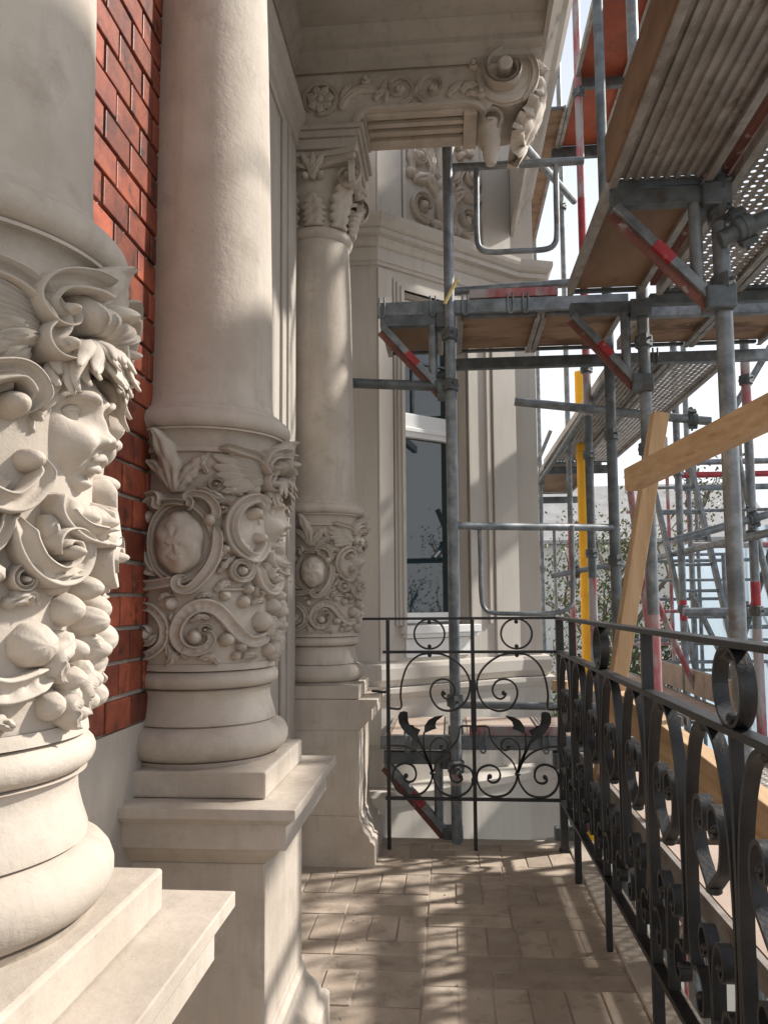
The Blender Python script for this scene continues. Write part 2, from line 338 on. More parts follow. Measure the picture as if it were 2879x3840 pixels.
rr = random.Random(19); grit = MB()
for i in range(420):
    x, y = (rr.uniform(-.37, .47), rr.uniform(1.2, 3.5)) if i % 3 else (rr.choice((.47, -.33, .45))+rr.gauss(0, .02), rr.uniform(1.2, 3.5))
    q = rr.uniform(.0012, .0042); a = rr.uniform(0, 6)
    grit.add([(x+q*math.cos(a+k*2.1)*rr.uniform(.7, 1.3), y+q*math.sin(a+k*2.1)*rr.uniform(.7, 1.3), -.001) for k in range(3)]+[(x, y, q*.9)], [(0, 1, 3), (1, 2, 3), (2, 0, 3)])
go = grit.build('grit', 'mortar'); go['kind'] = 'stuff'; go['label'] = 'fine mortar grit scattered over the balcony floor'; go['category'] = 'grit'
# ---- balcony above (ceiling, cornice)
ceil = thing('upper_balcony', 'plain underside of the balcony above with stepped moulded edge', 'balcony', (0, 1.5, 3.5))
MB().box(WX-.01, .43, -1.2, 3.9, 3.5, 3.66).build('soffit_slab', 'plaster', ceil)
ec = MB()
run_y(ec, [(.425, 3.44), (.445, 3.44), (.445, 3.47), (.465, 3.49), (.465, 3.52), (.485, 3.54), (.49, 3.60), (.52, 3.63), (.525, 3.67), (.56, 3.70), (.57, 3.76), (.60, 3.80), (.60, 3.9), (.425, 3.9)], -1.2, 5.2)
ec.build('edge_cornice', 'plaster', ceil)
fm = MB()
fm.poly([(WX, 3.10, 3.499), (WX, 3.12, 3.47), (WX, 3.16, 3.455), (WX, 3.16, 3.43), (WX, 3.20, 3.415), (WX, 3.20, 3.39), (WX, 3.229, 3.38), (WX, 3.229, 3.499)], (1.075, 0, 0))
fm.build('bracket_moulding', 'plaster', ceil)

# ================================================================== COLUMNS
RD = .166
def col_root(y, label): return thing('stone_column', label, 'column', (AX, y, 0), 'carved columns along the house wall')
LOC0 = (0, 0, 0)
def pedestal(root, near=None):
    # everything local to the column axis
    o = MB().square([(.195, .2), (.195, .54)], near).build('pedestal', 'stone', None, bev=.004); o.parent = root
    cap = MB().square([(.195, .54), (.2, .545), (.222, .565), (.232, .582), (.248, .582), (.248, .632), (.256, .634), (.262, .642), (.27, .644), (.27, .665)], near)
    c = cap.build('cap_moulding', 'stone', None, bev=.002); c.parent = o
    bs = MB().square([(.255, -.01), (.255, .085), (.248, .095), (.238, .1), (.232, .12), (.215, .14), (.205, .16), (.205, .175), (.197, .185), (.195, .2)], near)
    b = bs.build('base_moulding', 'stone', None, bev=.002); b.parent = o
def torus_prof(rc, zc, rr, rz, n=10):
    return [(rc+rr*math.cos(a), zc+rz*math.sin(a)) for a in np.linspace(-PI/2, PI/2, n)]

REL = {'s_scroll': [(-73.6,0.061),(-72.3,0.07),(-67.8,0.07),(-65.5,0.055),(-69.5,0.037),(-77.5,0.031),(-84.8,0.04),(-89.0,0.062),(-87.8,0.088),(-82.4,0.112),(-74.3,0.126),(-65.2,0.123),(-57.8,0.106),(-50.9,0.081),(-43.5,0.059),(-34.2,0.047),(-23.0,0.054),(-11.7,0.069)],'l_arc': [(-121.2,0.126),(-108.3,0.121),(-99.5,0.096),(-97.3,0.07),(-100.2,0.043),(-109.9,0.024),(-120.2,0.02)],'l_spiral': [(-110.2,0.065),(-111.5,0.077),(-116.6,0.08),(-120.6,0.066),(-116.3,0.048),(-108.3,0.051),(-104.5,0.067)],'shell': [(-29.8,0.326),(-22.2,0.326),(-17.9,0.341),(-24.0,0.356),(-35.1,0.36),(-45.5,0.347),(-51.6,0.324),(-53.6,0.296),(-52.0,0.268),(-47.3,0.247),(-39.6,0.232),(-29.5,0.23),(-18.5,0.242),(-10.0,0.261),(-13.6,0.278),(-22.1,0.277)],'shell_in': [(-31.2,0.344),(-41.0,0.334),(-45.9,0.311),(-45.3,0.283),(-39.7,0.261),(-29.6,0.252)],'small': [(-42.3,0.2),(-40.1,0.208),(-42.9,0.219),(-48.3,0.22),(-51.8,0.207),(-51.2,0.191),(-46.0,0.181),(-39.4,0.186),(-35.9,0.203),(-34.7,0.217),(-29.5,0.226)],'jay': [(-30.8,0.217),(-29.4,0.192),(-24.9,0.17),(-14.2,0.159),(12.5,0.166),(12.3,0.184),(12.5,0.201),(-7.0,0.2),(-11.0,0.188),(-3.8,0.181)],'jay2': [(-19.3,0.216),(-17.4,0.199),(-14.3,0.185)],'car_tr': [(-84.3,0.332),(-81.1,0.334),(-80.2,0.346),(-82.5,0.356),(-78.0,0.363),(-70.7,0.358),(-65.6,0.341),(-63.9,0.322),(-66.8,0.308)],'car_r': [(-64.0,0.297),(-62.8,0.27),(-63.8,0.237),(-67.4,0.207),(-73.6,0.18),(-79.9,0.161),(-86.3,0.161),(-88.7,0.176),(-85.9,0.187),(-82.2,0.182)],'car_tl': [(-99.8,0.333),(-103.0,0.339),(-102.6,0.353),(-104.8,0.363),(-110.6,0.36),(-116.2,0.347),(-118.5,0.328),(-115.3,0.32)],'car_l': [(-118.6,0.311),(-119.8,0.281),(-118.7,0.245),(-113.8,0.214),(-106.5,0.191)],'car_b': [(-121.7,0.17),(-108.6,0.171),(-97.9,0.175),(-89.2,0.18)],'car_t': [(-99.9,0.344),(-90.9,0.346),(-83.4,0.343)],'oval_pts': [(-88.1,0.26),(-71.2,0.26),(-88.5,0.327)],'leaf1': [(-91.5,0.368),(-92.7,0.402),(-95.3,0.435),(-99.6,0.472),(-101.9,0.5)],'leaf2': [(-92.5,0.371),(-98.2,0.402),(-105.8,0.426),(-114.3,0.439)],'leaf3': [(-90.1,0.371),(-84.6,0.401),(-78.2,0.423),(-71.5,0.446)],'leaf4': [(-76.2,0.376),(-68.9,0.37),(-61.4,0.357),(-53.7,0.342)],'horn': [(-75.4,0.163),(-68.2,0.188),(-62.8,0.221),(-56.8,0.247)],'fa0': [(-30.1,0.423),(-50.0,0.437),(-66.4,0.45)],'fa1': [(-30.0,0.415),(-49.7,0.42),(-65.9,0.425)],'fa2': [(-30.0,0.409),(-48.8,0.407),(-64.4,0.405)],'fa3': [(-30.0,0.4),(-45.9,0.394),(-59.2,0.387)],'fa4': [(-30.0,0.395),(-42.3,0.385),(-52.8,0.374)],'fa5': [(-30.0,0.389),(-34.3,0.379),(-38.2,0.366)],'fb0': [(-27.2,0.429),(-42.5,0.444),(-55.1,0.458)],'fb1': [(-27.2,0.422),(-41.9,0.431),(-54.0,0.438)],'fb2': [(-27.2,0.413),(-40.7,0.417),(-52.0,0.42)],'fb3': [(-27.2,0.407),(-38.9,0.406),(-48.8,0.403)],'fb4': [(-27.2,0.401),(-35.9,0.395),(-43.4,0.387)],'wing_edge': [(-61.8,0.466),(-55.1,0.465),(-45.8,0.459),(-35.4,0.452),(-27.3,0.436),(-23.3,0.417),(-24.9,0.399),(-21.6,0.389),(-14.0,0.392),(-11.8,0.403)],'crown': [(-6.7,0.438),(3.6,0.439),(-1.4,0.424),(-13.0,0.422),(-18.2,0.437),(-13.2,0.459),(7.3,0.477)],'b_s': (-76.7,0.061),'b_l': (-114.5,0.067),'b_sh': (-31.2,0.328),'b_sh2': (-17.6,0.275),'b_sm': (-44.5,0.2),'b_j': (0.2,0.18),'b_w': (-17.1,0.399),'b_tr': (-67.8,0.309),'f1': (-54.7,0.054),'f2': (-43.5,0.038),'f3': (-47.6,0.018),'f4': (-38.2,0.161),'f5': (-41.6,0.134),'f6': (-56.0,0.147),'f7': (-93.7,0.131),'f8': (-94.8,0.072),'f9': (-93.5,0.102),'lf1': (-63.5,0.158),'lf2': (-50.2,0.177),'lg1': (-94.1,0.032),'lg2': (-89.2,0.011),'fg1': (-19.8,0.093),'fg2': (-6.7,0.124),'fg3': (-15.8,0.024)}
REL['jay'] = [(-31,.217),(-30,.192),(-26,.170),(-19,.159),(-12,.166),(-9,.184),(-12,.200),(-18,.2),(-20,.188),(-16,.181)]
REL['b_j'] = (-15, .184)
REL['crown'] = [(-23,.440),(-19,.438),(-19,.425),(-25,.421),(-29,.436),(-25,.458),(-14,.470),(-4,.468)]
REL['wing_edge'] = REL['wing_edge'][:6]+[(-26,.400),(-24,.388),(-19,.389),(-18,.400)]
REL['b_w'] = (-21, .397)
def pull(a): return a if a < -36 else -36+(a+36)*.45
for k_ in ('shell', 'shell_in'): REL[k_] = [(pull(a), v) for a, v in REL[k_]]
for k_ in ('b_sh', 'b_sh2'): REL[k_] = (pull(REL[k_][0]), REL[k_][1])

def head_mesh(mb):
    nt_, nphi = 120, 130; cxr, cz, HS = .128, 1.254-.93, 1.22
    vs = []
    def ga(y, z, y0, z0, sy, sz): return math.exp(-((y-y0)/sy)**2-((z-z0)/sz)**2)
    def bump(y, z):
        ay = abs(y); d = 0
        d += .0105*ga(ay, z, 0, -.0115, .0080, .0070)+.0050*ga(ay, z, 0, .001, .0060, .013)        # nose tip, bridge
        d += .0075*ga(ay, z, .0090, -.0140, .0045, .0045)-.004*ga(ay, z, .0055, -.0195, .003, .0022)
        d += .0085*ga(ay, z, .021, .0235, .015, .0055)-.0165*ga(ay, z, .0205, .0100, .0125, .0085) # brow, socket
        d += .0150*ga(ay, z, .0265, -.0190, .0155, .0150)-.005*ga(ay, z, .0130, -.029, .0035, .007) # cheek, fold
        d += .0060*ga(ay, z, 0, -.0325, .012, .008)-.0070*ga(ay, z, 0, -.0445, .010, .0032)         # mouth mound
        d += .0150*ga(ay, z, 0, -.0530, .0125, .0080)+.005*ga(ay, z, 0, .036, .03, .02)             # chin, forehead
        return d
    for i in range(nt_+1):
        th = -PI/2+PI*i/nt_
        for j in range(nphi+1):
            ph = R_(-125)+R_(250)*j/nphi
            x = .049*math.cos(th)*math.cos(ph); y = .050*math.cos(th)*math.sin(ph); z = .064*math.sin(th)
            fr = max(0, math.cos(ph))*math.cos(th)
            x += (bump(y, z)+.0012*noise.noise((y*90, z*90, 3.)))*fr**.5*1.12
            vs.append((x, y, z))
    def sx(y, z):
        q = 1-(y/.050)**2-(z/.064)**2; c = math.sqrt(max(.02, q)); return .049*c+bump(y, z)*c**.5*1.12
    m2 = MB()
    k = nphi+1
    m2.add(vs, [(i*k+j, i*k+j+1, (i+1)*k+j+1, (i+1)*k+j) for i in range(nt_) for j in range(nphi)])
    def ball(c, rx, ry, rz, n=18, m=12):
        m2.add([(c[0]+rx*math.cos(a)*math.cos(b), c[1]+ry*math.cos(a)*math.sin(b), c[2]+rz*math.sin(a)) for a in np.linspace(-PI/2, PI/2, m+1) for b in np.linspace(0, 2*PI, n+1)], [(i*(n+1)+j, i*(n+1)+j+1, (i+1)*(n+1)+j+1, (i+1)*(n+1)+j) for i in range(m) for j in range(n)])
    for s_ in (-1, 1):
        ex = sx(.0205, .009)+.0035
        ball((ex-.0035, s_*.0205, .0085), .0095, .0105, .0085)
        P_ = []
        for t in np.linspace(0, PI, 11):                                                            # upper and lower lids
            yy = .0205-.0098*math.cos(t); P_.append((ex+.0062*math.sin(t)-.0025, s_*yy, .0085+.0062*math.sin(t)))
        m2.tube(P_, [.0012+.0022*math.sin(PI*q/10) for q in range(11)], 8)
        P_ = [(ex+.0055*math.sin(t)-.0025, s_*(.0205-.0095*math.cos(t)), .0075-.0052*math.sin(t)) for t in np.linspace(0, PI, 11)]
        m2.tube(P_, [.0008+.0012*math.sin(PI*q/10) for q in range(11)], 8)
        P_ = [(sx(y_, z_)+.001, s_*y_, z_) for y_, z_ in ((.009, .0205), (.014, .0235), (.020, .0255), (.027, .0245), (.033, .020))]
        m2.tube([tuple(p) for p in cr(P_, 14)], [.0012+.0028*math.sin(PI*(q+1)/15) for q in range(14)], 8)   # eyebrow
    for z0, dz, r in ((-.0285, .0016, .0030), (-.0378, -.0012, .0036)):                               # lips
        P_ = [(sx(y_, z0)+.0012, y_, z0+(dz*math.cos(y_/.0105*PI) if z0 > -.03 else dz*-math.cos(y_/.0105*PI*.5))) for y_ in np.linspace(-.0105, .0105, 13)]
        m2.tube(P_, [.0008+r*math.sin(PI*(q+.6)/13.2)**.7 for q in range(13)], 10)
    for x, y, z in m2.v:
        pass
    out = []
    for x, y, z in m2.v:
        x *= HS; y *= HS; z *= HS; a = y/(cxr+max(x, .02)); out.append(((cxr+x)*math.cos(a), (cxr+x)*math.sin(a), .93+cz+z))
    mb.add(out, m2.f)
def tuft(mb, pts, rmax, flat=.6, n=18, k=10):
    P = cr(pts, n); rings = []
    for i in range(n):
        t = i/(n-1); d = Vector(P[min(i+1, n-1)]-P[max(i-1, 0)]).normalized(); p = Vector(P[i])
        rad = Vector((p.x-.13, p.y, (p.z-1.26)*.8)).normalized(); sd_ = d.cross(rad).normalized(); rad = sd_.cross(d)
        r = rmax*(math.sin(PI*min(1, .2+.70*t))**.8)*(1-.45*t**3)
        rings.append([p+sd_*r*math.cos(2*PI*q/k)*(1.)+rad*r*flat*math.sin(2*PI*q/k)*(1+.35*math.cos(6*PI*q/k)) for q in range(k)])
    mb.loft(rings)

def drum_relief(drum):
    def P(key): return [(R_(a)*RD, v) for a, v in REL[key]]
    def pt(key): a, v = REL[key]; return (R_(a)*RD, v)
    def mk(name, fn, mirror=True, label=None):
        for mir in ((1, -1) if mirror else (1,)):
            mb = MB(); fn(mb, mcyl(RD-.003, .93, mir, 1.5)); 
            if mir == -1: mb.f = [f[::-1] for f in mb.f]
            o = mb.build(name, 'stone', None, smooth=SMX, label=label); o.parent = drum
    # lower scrolls
    mk('scroll', lambda m, f: (band(m, P('s_scroll'), .013, .022, .014, .014, f, ribs=26, n=120, wm=.012), blob(m, pt('b_s'), .016, .017, .02, f)))
    mk('scroll', lambda m, f: (band(m, P('l_arc'), .02, .02, .013, .012, f, ribs=12, n=50), band(m, P('l_spiral'), .012, .015, .015, .012, f, n=40), blob(m, pt('b_l'), .014, .015, .018, f)))
    # shell shaped C-scroll beside the face
    def shell(m, f):
        band(m, P('shell'), .016, .014, .024, .018, f, n=130, wm=.012)
        inn = cr(P('shell_in'), 40); outp = cr(P('shell')[4:11], 40); G = []
        for q in range(7):
            t = q/6; G.append([(inn[i][0]*(1-t)+outp[i][0]*t, inn[i][1]*(1-t)+outp[i][1]*t, .005+.012*t*t+.0035*math.cos(i*1.25)*(math.sin(PI*min(1, t+.1)))) for i in range(40)])
        grid(m, [[(p[0]+.004, p[1], -.004) for p in inn]]+G, f)
        blob(m, pt('b_sh'), .0135, .014, .024, f); blob(m, pt('b_sh2'), .012, .0125, .021, f)
    mk('shell_scroll', shell)
    mk('scroll', lambda m, f: (band(m, P('small'), .011, .014, .018, .014, f, n=70), blob(m, pt('b_sm'), .0115, .0115, .021, f)))
    mk('scroll', lambda m, f: (band(m, P('jay'), .022, .012, .018, .026, f, n=80, wm=.006), blob(m, pt('b_j'), .010, .010, .03, f)))
    mk('leaf', lambda m, f: leaf(m, [(R_(-21)*RD, .222), (R_(-20)*RD, .2), (R_(-17)*RD, .187)], .014, .018, f, lobes=0))
    # cartouche
    def frame(m, f):
        band(m, P('car_tr'), .014, .02, .022, .02, f, n=70); band(m, P('car_r'), .018, .013, .02, .024, f, n=90, wm=.008)
        band(m, P('car_tl'), .014, .02, .022, .02, f, n=70); band(m, P('car_l'), .018, .018, .016, .016, f, n=40, wm=.008)
        band(m, P('car_b'), .024, .02, .016, .022, f, n=30); band(m, P('car_t'), .014, .014, .022, .022, f, n=24)
        blob(m, pt('b_tr'), .014, .015, .022, f); blob(m, (R_(-115)*RD, .318), .013, .015, .02, f)
        a = [(R_(-88+22*math.cos(t))*RD, .262+.083*math.sin(t)) for t in np.linspace(0, 2*PI, 22)]
        band(m, a, .012, .012, .013, .013, f, n=90)
    mk('cartouche_frame', frame)
    def egg(m, f):
        blob(m, (R_(-88.3)*RD, .260), .050, .069, .034, f, n=40, m=18, scal=1)
        rr = random.Random(3)
        for r_ in range(7):
            for c_ in range(4):
                du = (c_-1.5+(.5 if r_ % 2 else 0))*.021; dv = .048-r_*.0155; q = 1-(du/.05)**2-(dv/.069)**2
                if abs(du) < .013 and r_ in (1, 3, 5): blob(m, (R_(-88.3)*RD+du+rr.uniform(-.003, .003), .26+dv), 0.0135, .0100, .0016, f, w0=.034*math.sqrt(q)-.0009, n=12, m=5, rot=rr.uniform(-.5, .5))
    mk('cartouche_boss', egg)
    mk('leaf', lambda m, f: leaf(m, P('leaf1'), .044, .02, f, lobes=3, curl=.028)); mk('leaf', lambda m, f: leaf(m, P('leaf2'), .034, .016, f, lobes=3, curl=.01))
    mk('leaf', lambda m, f: leaf(m, P('leaf3'), .036, .014, f, lobes=4, curl=.004)); mk('leaf', lambda m, f: leaf(m, P('leaf4'), .022, .014, f, lobes=5, vein=.4))
    def horn(m, f):
        p = cr(P('horn'), 16); m.tube([f(q[0], q[1], .006) for q in p], [.004+.008*(i/15)**1.5 for i in range(16)], 10); blob(m, tuple(p[-1]), .013, .011, .02, f, lobes=5)
    mk('horn', horn)
    # wing
    def wing(m, f):
        for i in range(6): leaf(m, P('fa%d' % i), .027, .012+.0012*i, f, lobes=0, vein=.3, base=.4, n=16)
        for i in range(5): leaf(m, P('fb%d' % i), .024, .019+.001*i, f, lobes=0, vein=.3, base=.5, n=16)
        band(m, P('wing_edge'), .018, .013, .022, .03, f, n=70, wm=.006); blob(m, pt('b_w'), .011, .011, .034, f)
    mk('wing', wing)
    # crown above the face
    mk('crown_scroll', lambda m, f: (band(m, P('crown'), .010, .030, .024, .040, f, n=70), blob(m, (R_(-21.5)*RD, .432), .009, .009, .036, f)))
    mk('finial', lambda m, f: (leaf(m, [(0, .44), (0, .47), (0, .49), (0, .506)], .075, .026, f, lobes=2, curl=.03, base=.8), blob(m, (0, .452), .022, .014, .045, f, lobes=4)), mirror=False)
    mk('crown_shell', lambda m, f: [leaf(m, [(R_(a*.4)*RD, .425), (R_(a*.8)*RD, .446), (R_(a)*RD, .463)], .017, .036, f, lobes=0, base=.5, n=12) for a in (-16, -8, 0, 8, 16)], mirror=False)
    hm = MB(); head_mesh(hm); o = hm.build('cherub_face', 'stone', None, smooth=SMX); o.parent = drum
    hr = MB(); rr = random.Random(5)
    for lay in range(2):
        for i in range(12):
            t = (i-5.5)/5.5; yy = .058*t; zt = 1.346-.012*t*t+.003*lay; q = rr.uniform(-.005, .005); dn = rr.uniform(-.004, .010)+lay*.008
            tuft(hr, [(.152, yy*.3, zt), (.180, yy*.66, zt-.002), (.198-.014*t*t+.005*lay, yy*.95+q, zt-.018+.5*dn), (.204-.024*t*t+.007*lay, yy*1.1+2*q, zt-.032-.014*t*t+dn), (.211-.026*t*t+.006*lay, yy*1.13+5*q, zt-.041-.022*t*t+dn)], .0125-.0015*lay)
    for s_ in (-1, 1):
        for i in range(9):
            z = 1.322-i*.012; b_ = rr.uniform(-.004, .004)
            tuft(hr, [(.160-.003*i, s_*.040, z+.012), (.176-.006*i+b_, s_*.058, z+.002), (.170-.006*i, s_*.068, z-.012), (.180-.006*i+b_, s_*.071, z-.026)], .0125)
    o = hr.build('hair', 'stone', None, smooth=SMX); o.parent = drum
    # bib, cup and garland under the face
    mk('bib', lambda m, f: [leaf(m, [(R_(a*.6)*RD, .238), (R_(a)*RD, .222), (R_(a*1.05)*RD, .196)], .012, .018, f, lobes=0, base=.8, n=12) for a in (-12, -6, 0, 6, 12)], mirror=False)
    mk('scroll_cup', lambda m, f: (band(m, [(R_(-15)*RD, .246), (R_(-17)*RD, .226), (R_(-11)*RD, .208), (0, .203)], .018, .024, .018, .030, f, n=40), blob(m, (R_(-7)*RD, .222), .012, .010, .026, f)))
    fr = [((-24, .090), .027, .026, .024, 4), ((-10, .125), .017, .02, .022, 3), ((2, .112), .018, .02, .027, 4), ((7, .080), .017, .016, .025, 0), ((-7, .082), .014, .015, .022, 0), ((-8, .052), .016, .018, .022, 3), ((5, .048), .015, .015, .02, 0), ((-16, .028), .015, .018, .018, 3), ((-3, .016), .014, .014, .017, 4), ((8, .024), .012, .014, .015, 0), ((0, .148), .015, .016, .024, 3), ((-15, .150), .011, .012, .018, 0)]
    for (a, v), ru, rv, rw, lb in fr:
        mk('fruit', lambda m, f: blob(m, (R_(a)*RD, v), ru*.92, rv*.92, rw*.9, f, lobes=(lb or 2)*2, amp=.06 if lb else .03, n=32, m=12), mirror=(abs(a) > 8))
    for pts, wd in (([(-10, .10), (-16, .075), (-14, .05)], .022), ([(2, .10), (8, .07), (6, .045)], .024), ([(-8, .05), (-10, .025), (-6, .0)], .018), ([(-3, .165), (-14, .16), (-22, .15)], .016), ([(0, .07), (-2, .04), (0, .012)], .02)):
        mk('leaf', lambda m, f: leaf(m, [(R_(a)*RD, v) for a, v in pts], wd*1.2, .018, f, lobes=3, curl=.006), mirror=False)
    # small fruits and leaves in the field
    for k, ru, rv, rw, lb in (('f1', .018, .016, .02, 7), ('f2', .012, .011, .015, 0), ('f3', .011, .010, .014, 3), ('f4', .012, .013, .017, 3), ('f5', .0145, .0145, .015, 0), ('f6', .014, .012, .016, 2), ('f7', .013, .016, .02, 4), ('f8', .008, .012, .014, 0), ('f9', .006, .011, .01, 0)):
        mk('fruit', lambda m, f: blob(m, pt(k), ru, rv, rw, f, lobes=lb*2, amp=.10, n=24, m=10))
    mk('leaf', lambda m, f: leaf(m, [pt('lf1'), ((pt('lf1')[0]+pt('lf2')[0])/2, .172), pt('lf2')], .022, .012, f, lobes=4))
    mk('leaf', lambda m, f: (leaf(m, [pt('lg1'), pt('lg2')], .026, .012, f, lobes=3), leaf(m, [(R_(-97)*RD, .045), (R_(-93)*RD, .02), (R_(-97)*RD, .0)], .022, .012, f, lobes=3)))
    for pts, wd in (([(-61, .195), (-56, .215), (-50, .232)], .018), ([(-58, .262), (-56, .285), (-58, .31)], .016), ([(-44, .368), (-52, .374), (-60, .37)], .018), ([(-60, .004), (-66, .018), (-74, .016)], .02), ([(-30, .012), (-37, .02), (-42, .012)], .018), ([(-80, .092), (-73, .104), (-66, .098)], .016), ([(-28, .075), (-24, .09), (-27, .105)], .018), ([(-34, .13), (-27, .14), (-24, .13)], .018), ([(-76, .142), (-70, .15), (-64, .146)], .014), ([(-104, .14), (-98, .15), (-93, .148)], .014), ([(-70, .41), (-73, .43), (-70, .45)], .018), ([(-82, .015), (-84, .03), (-80, .045)], .015)):
        mk('leaf', lambda m, f: leaf(m, [(R_(a)*RD, v) for a, v in pts], wd, .013, f, lobes=3, curl=.004, lobeamp=.4))
    for a, v, r in ((-59, .335, .012), (-57.5, .236, .010), (-29, .155, .010), (-64, .385, .011), (-70, .075, .009)):
        mk('scroll', lambda m, f: (band(m, [(R_(a)*RD+math.cos(t)*r*(1.5-.14*t), v+math.sin(t)*r*(1.5-.14*t)) for t in np.linspace(0, 7.5, 22)], .008, .005, .013, .015, f, n=50), blob(m, (R_(a)*RD, v), r*.45, r*.45, .017, f)))
    mk('twig', lambda m, f: m.tube([f(q[0], q[1], .004) for q in cr([pt('lf1'), (R_(-56)*RD, .16), pt('f4')], 12)], .003, 8))

def capital(root):
    o = MB().lathe([(.13, 2.66), (.148, 2.675), (.152, 2.69), (.148, 2.705), (.135, 2.71), (.136, 2.78), (.142, 2.86), (.16, 2.94), (.17, 2.985)], n=48).build('capital', 'stone', None, smooth=SM); o.parent = root
    mb = MB(); h = .202
    pts = []
    for q in range(4):
        a0 = PI/4+q*PI/2
        for t in np.linspace(-.92, .92, 9):
            r = h*(.80+.20*t*t)*1.0
            ang = a0+PI/4
            ux, uy = math.cos(ang), math.sin(ang); pts.append((ux*r-uy*t*h, uy*r+ux*t*h))
    for sc, z0, z1 in ((.93, 2.975, 2.99), (.97, 2.99, 3.012), (1.02, 3.012, 3.038)): mb.poly([(x*sc, y*sc, z0) for x, y in pts], (0, 0, z1-z0))
    a = mb.build('abacus', 'stone', None, smooth=SM); a.parent = o
    for q in range(4):
        ang = PI/4+q*PI/2; ux, uy = math.cos(ang), math.sin(ang)
        for s_ in (-1, 1):
            # a spiral volute facing each side at every corner
            na = ang+s_*PI/4; nx, ny = math.cos(na), math.sin(na); tx, ty = -ny*-s_, nx*-s_
            mb = MB(); cx, cy = ux*.212, uy*.212
            f = mplane((cx+nx*.016, cy+ny*.016, 2.918), (-ny, nx, 0), (0, 0, 1), (nx, ny, 0))
            sp = [(s_*.13, .035), (s_*.09, .052), (s_*.04, .062)]+[(math.cos(t)*(.066-.0068*(t-1.4))*s_, math.sin(t)*(.066-.0068*(t-1.4))) for t in np.linspace(1.4, 9.4, 34)]
            band(mb, sp, .020, .009, .018, .026, f, n=110); blob(mb, (0, 0), .016, .016, .032, f)
            v = mb.build('volute', 'stone', None, smooth=SMX); v.parent = o
    for q in range(8):
        a = q*PI/4; rr_ = .15; f = mcyl(rr_, 2.71)
        big = q % 2 == 0; hh = .12 if big else .20
        mb = MB(); leaf(mb, [(a*rr_, .0), (a*rr_, hh*.4), (a*rr_, hh*.75), (a*rr_, hh)], .095, .024, f, lobes=5, curl=.045 if big else .075, base=.75, n=30, lobeamp=.4)
        v = mb.build('acanthus_leaf', 'stone', None, smooth=SMX); v.parent = o
        if big:
            mb = MB(); f2 = mcyl(.17, 2.71)
            for b_ in (-.35, 0, .35): leaf(mb, [(a*.17, .20), (a*.17+b_*.04, .25), (a*.17+b_*.13, .31)], .036, .02, f2, lobes=2, curl=.02)
            for s_ in (-1, 1): blob(mb, (a*.17+s_*.032, .215), .016, .016, .03, f2)
            v = mb.build('palmette', 'stone', None, smooth=SMX); v.parent = o

def column_body(root):
    o = MB().box(-.195, .195, -.195, .195, .666, .7195).build('plinth', 'stone', None, bev=.005); o.parent = root
    pr_ = [(.16, .7196), (.17, .7196), (.174, .728)]+torus_prof(.160, .764, .036, .036)+[(.166, .803), (.166, .812), (.160, .83), (.155, .85), (.154, .865), (.158, .874), (.164, .876)]+torus_prof(.152, .897, .021, .019)+[(.165, .918), (.164, .926), (RD-.004, .932)]
    o = MB().lathe(pr_, n=96).build('column_base', 'stone', None, smooth=SM); o.parent = root
    d = MB().lathe([(RD-.006, .932), (RD-.004, .95), (RD-.003, 1.15), (RD-.005, 1.38), (RD-.002, 1.386)], n=96).build('carved_drum', 'stone', None, smooth=SM); d.parent = root
    drum_relief(d)
    o = MB().lathe([(RD+.001, 1.386), (.171, 1.388), (.171, 1.398), (.166, 1.40), (.1665, 1.412), (.170, 1.424), (.176, 1.431), (.180, 1.4335), (.188, 1.434), (.188, 1.438)]+torus_prof(.180, 1.459, .020, .021)+[(.178, 1.482), (.176, 1.49), (.168, 1.493), (.162, 1.50), (.158, 1.515)], n=96).build('collar', 'stone', None, smooth=SM); o.parent = root
    o = MB().lathe([(.158, 1.515), (.1555, 1.54), (.154, 1.8), (.149, 2.1), (.143, 2.4), (.137, 2.6), (.135, 2.66)], n=96).build('shaft', 'stone', None, smooth=SM); o.parent = root
    capital(root)
col2 = col_root(COLY[1], 'middle carved column with full cartouche and wing, left of the window'); ROOT[col2.name] = Vector()
pedestal(col2); column_body(col2)
col1 = copy_tree(col2); col1.location = (AX, COLY[0], 0); col1['label'] = 'nearest carved column, cut by left picture edge, large cherub face'
col3 = thing('stone_column', 'far slender-looking column with leafy capital beside the end railing', 'column', (AX, COLY[2], 0), 'carved columns along the house wall'); ROOT[col3.name] = Vector()
for ch in list(col2.children):
    if ch.name.split('.')[0] != 'pedestal': copy_tree(ch, col3)
pedestal(col3, near=-.1965)
for o in list(col3.children): pass

# ---- entablature block over the far capital + console bracket
br = thing('console_bracket', 'big carved console with scroll end and leaf frieze under balcony', 'bracket', (AX, 3.4, 3.04))
MB().box(WX, -.375, 3.235, 3.60, 3.039, 3.085).build('impost_block', 'plaster', br, bev=.003)
MB().box(WX, -.36, 3.222, 3.61, 3.0852, 3.115).box(WX, -.345, 3.21, 3.62, 3.1152, 3.135).build('impost_moulding', 'plaster', br, bev=.004)
prof = [(WX, 3.42), (WX, 3.136), (-.40, 3.136), (-.385, 3.15), (-.375, 3.175), (-.35, 3.20), (-.32, 3.21), (.10, 3.213), (.14, 3.205), (.165, 3.19), (.18, 3.17)]
vc = (.272, 3.325)
prof += [(vc[0]+.135*math.cos(a), vc[1]+.135*math.sin(a)) for a in np.linspace(R_(-115), R_(60), 22)]+[(.33, 3.44), (.30, 3.465)]
prof = prof[:-1]
MB().poly([(x, 3.245, z) for x, z in prof], (0, .30, 0)).build('bracket_body', 'stone', br)
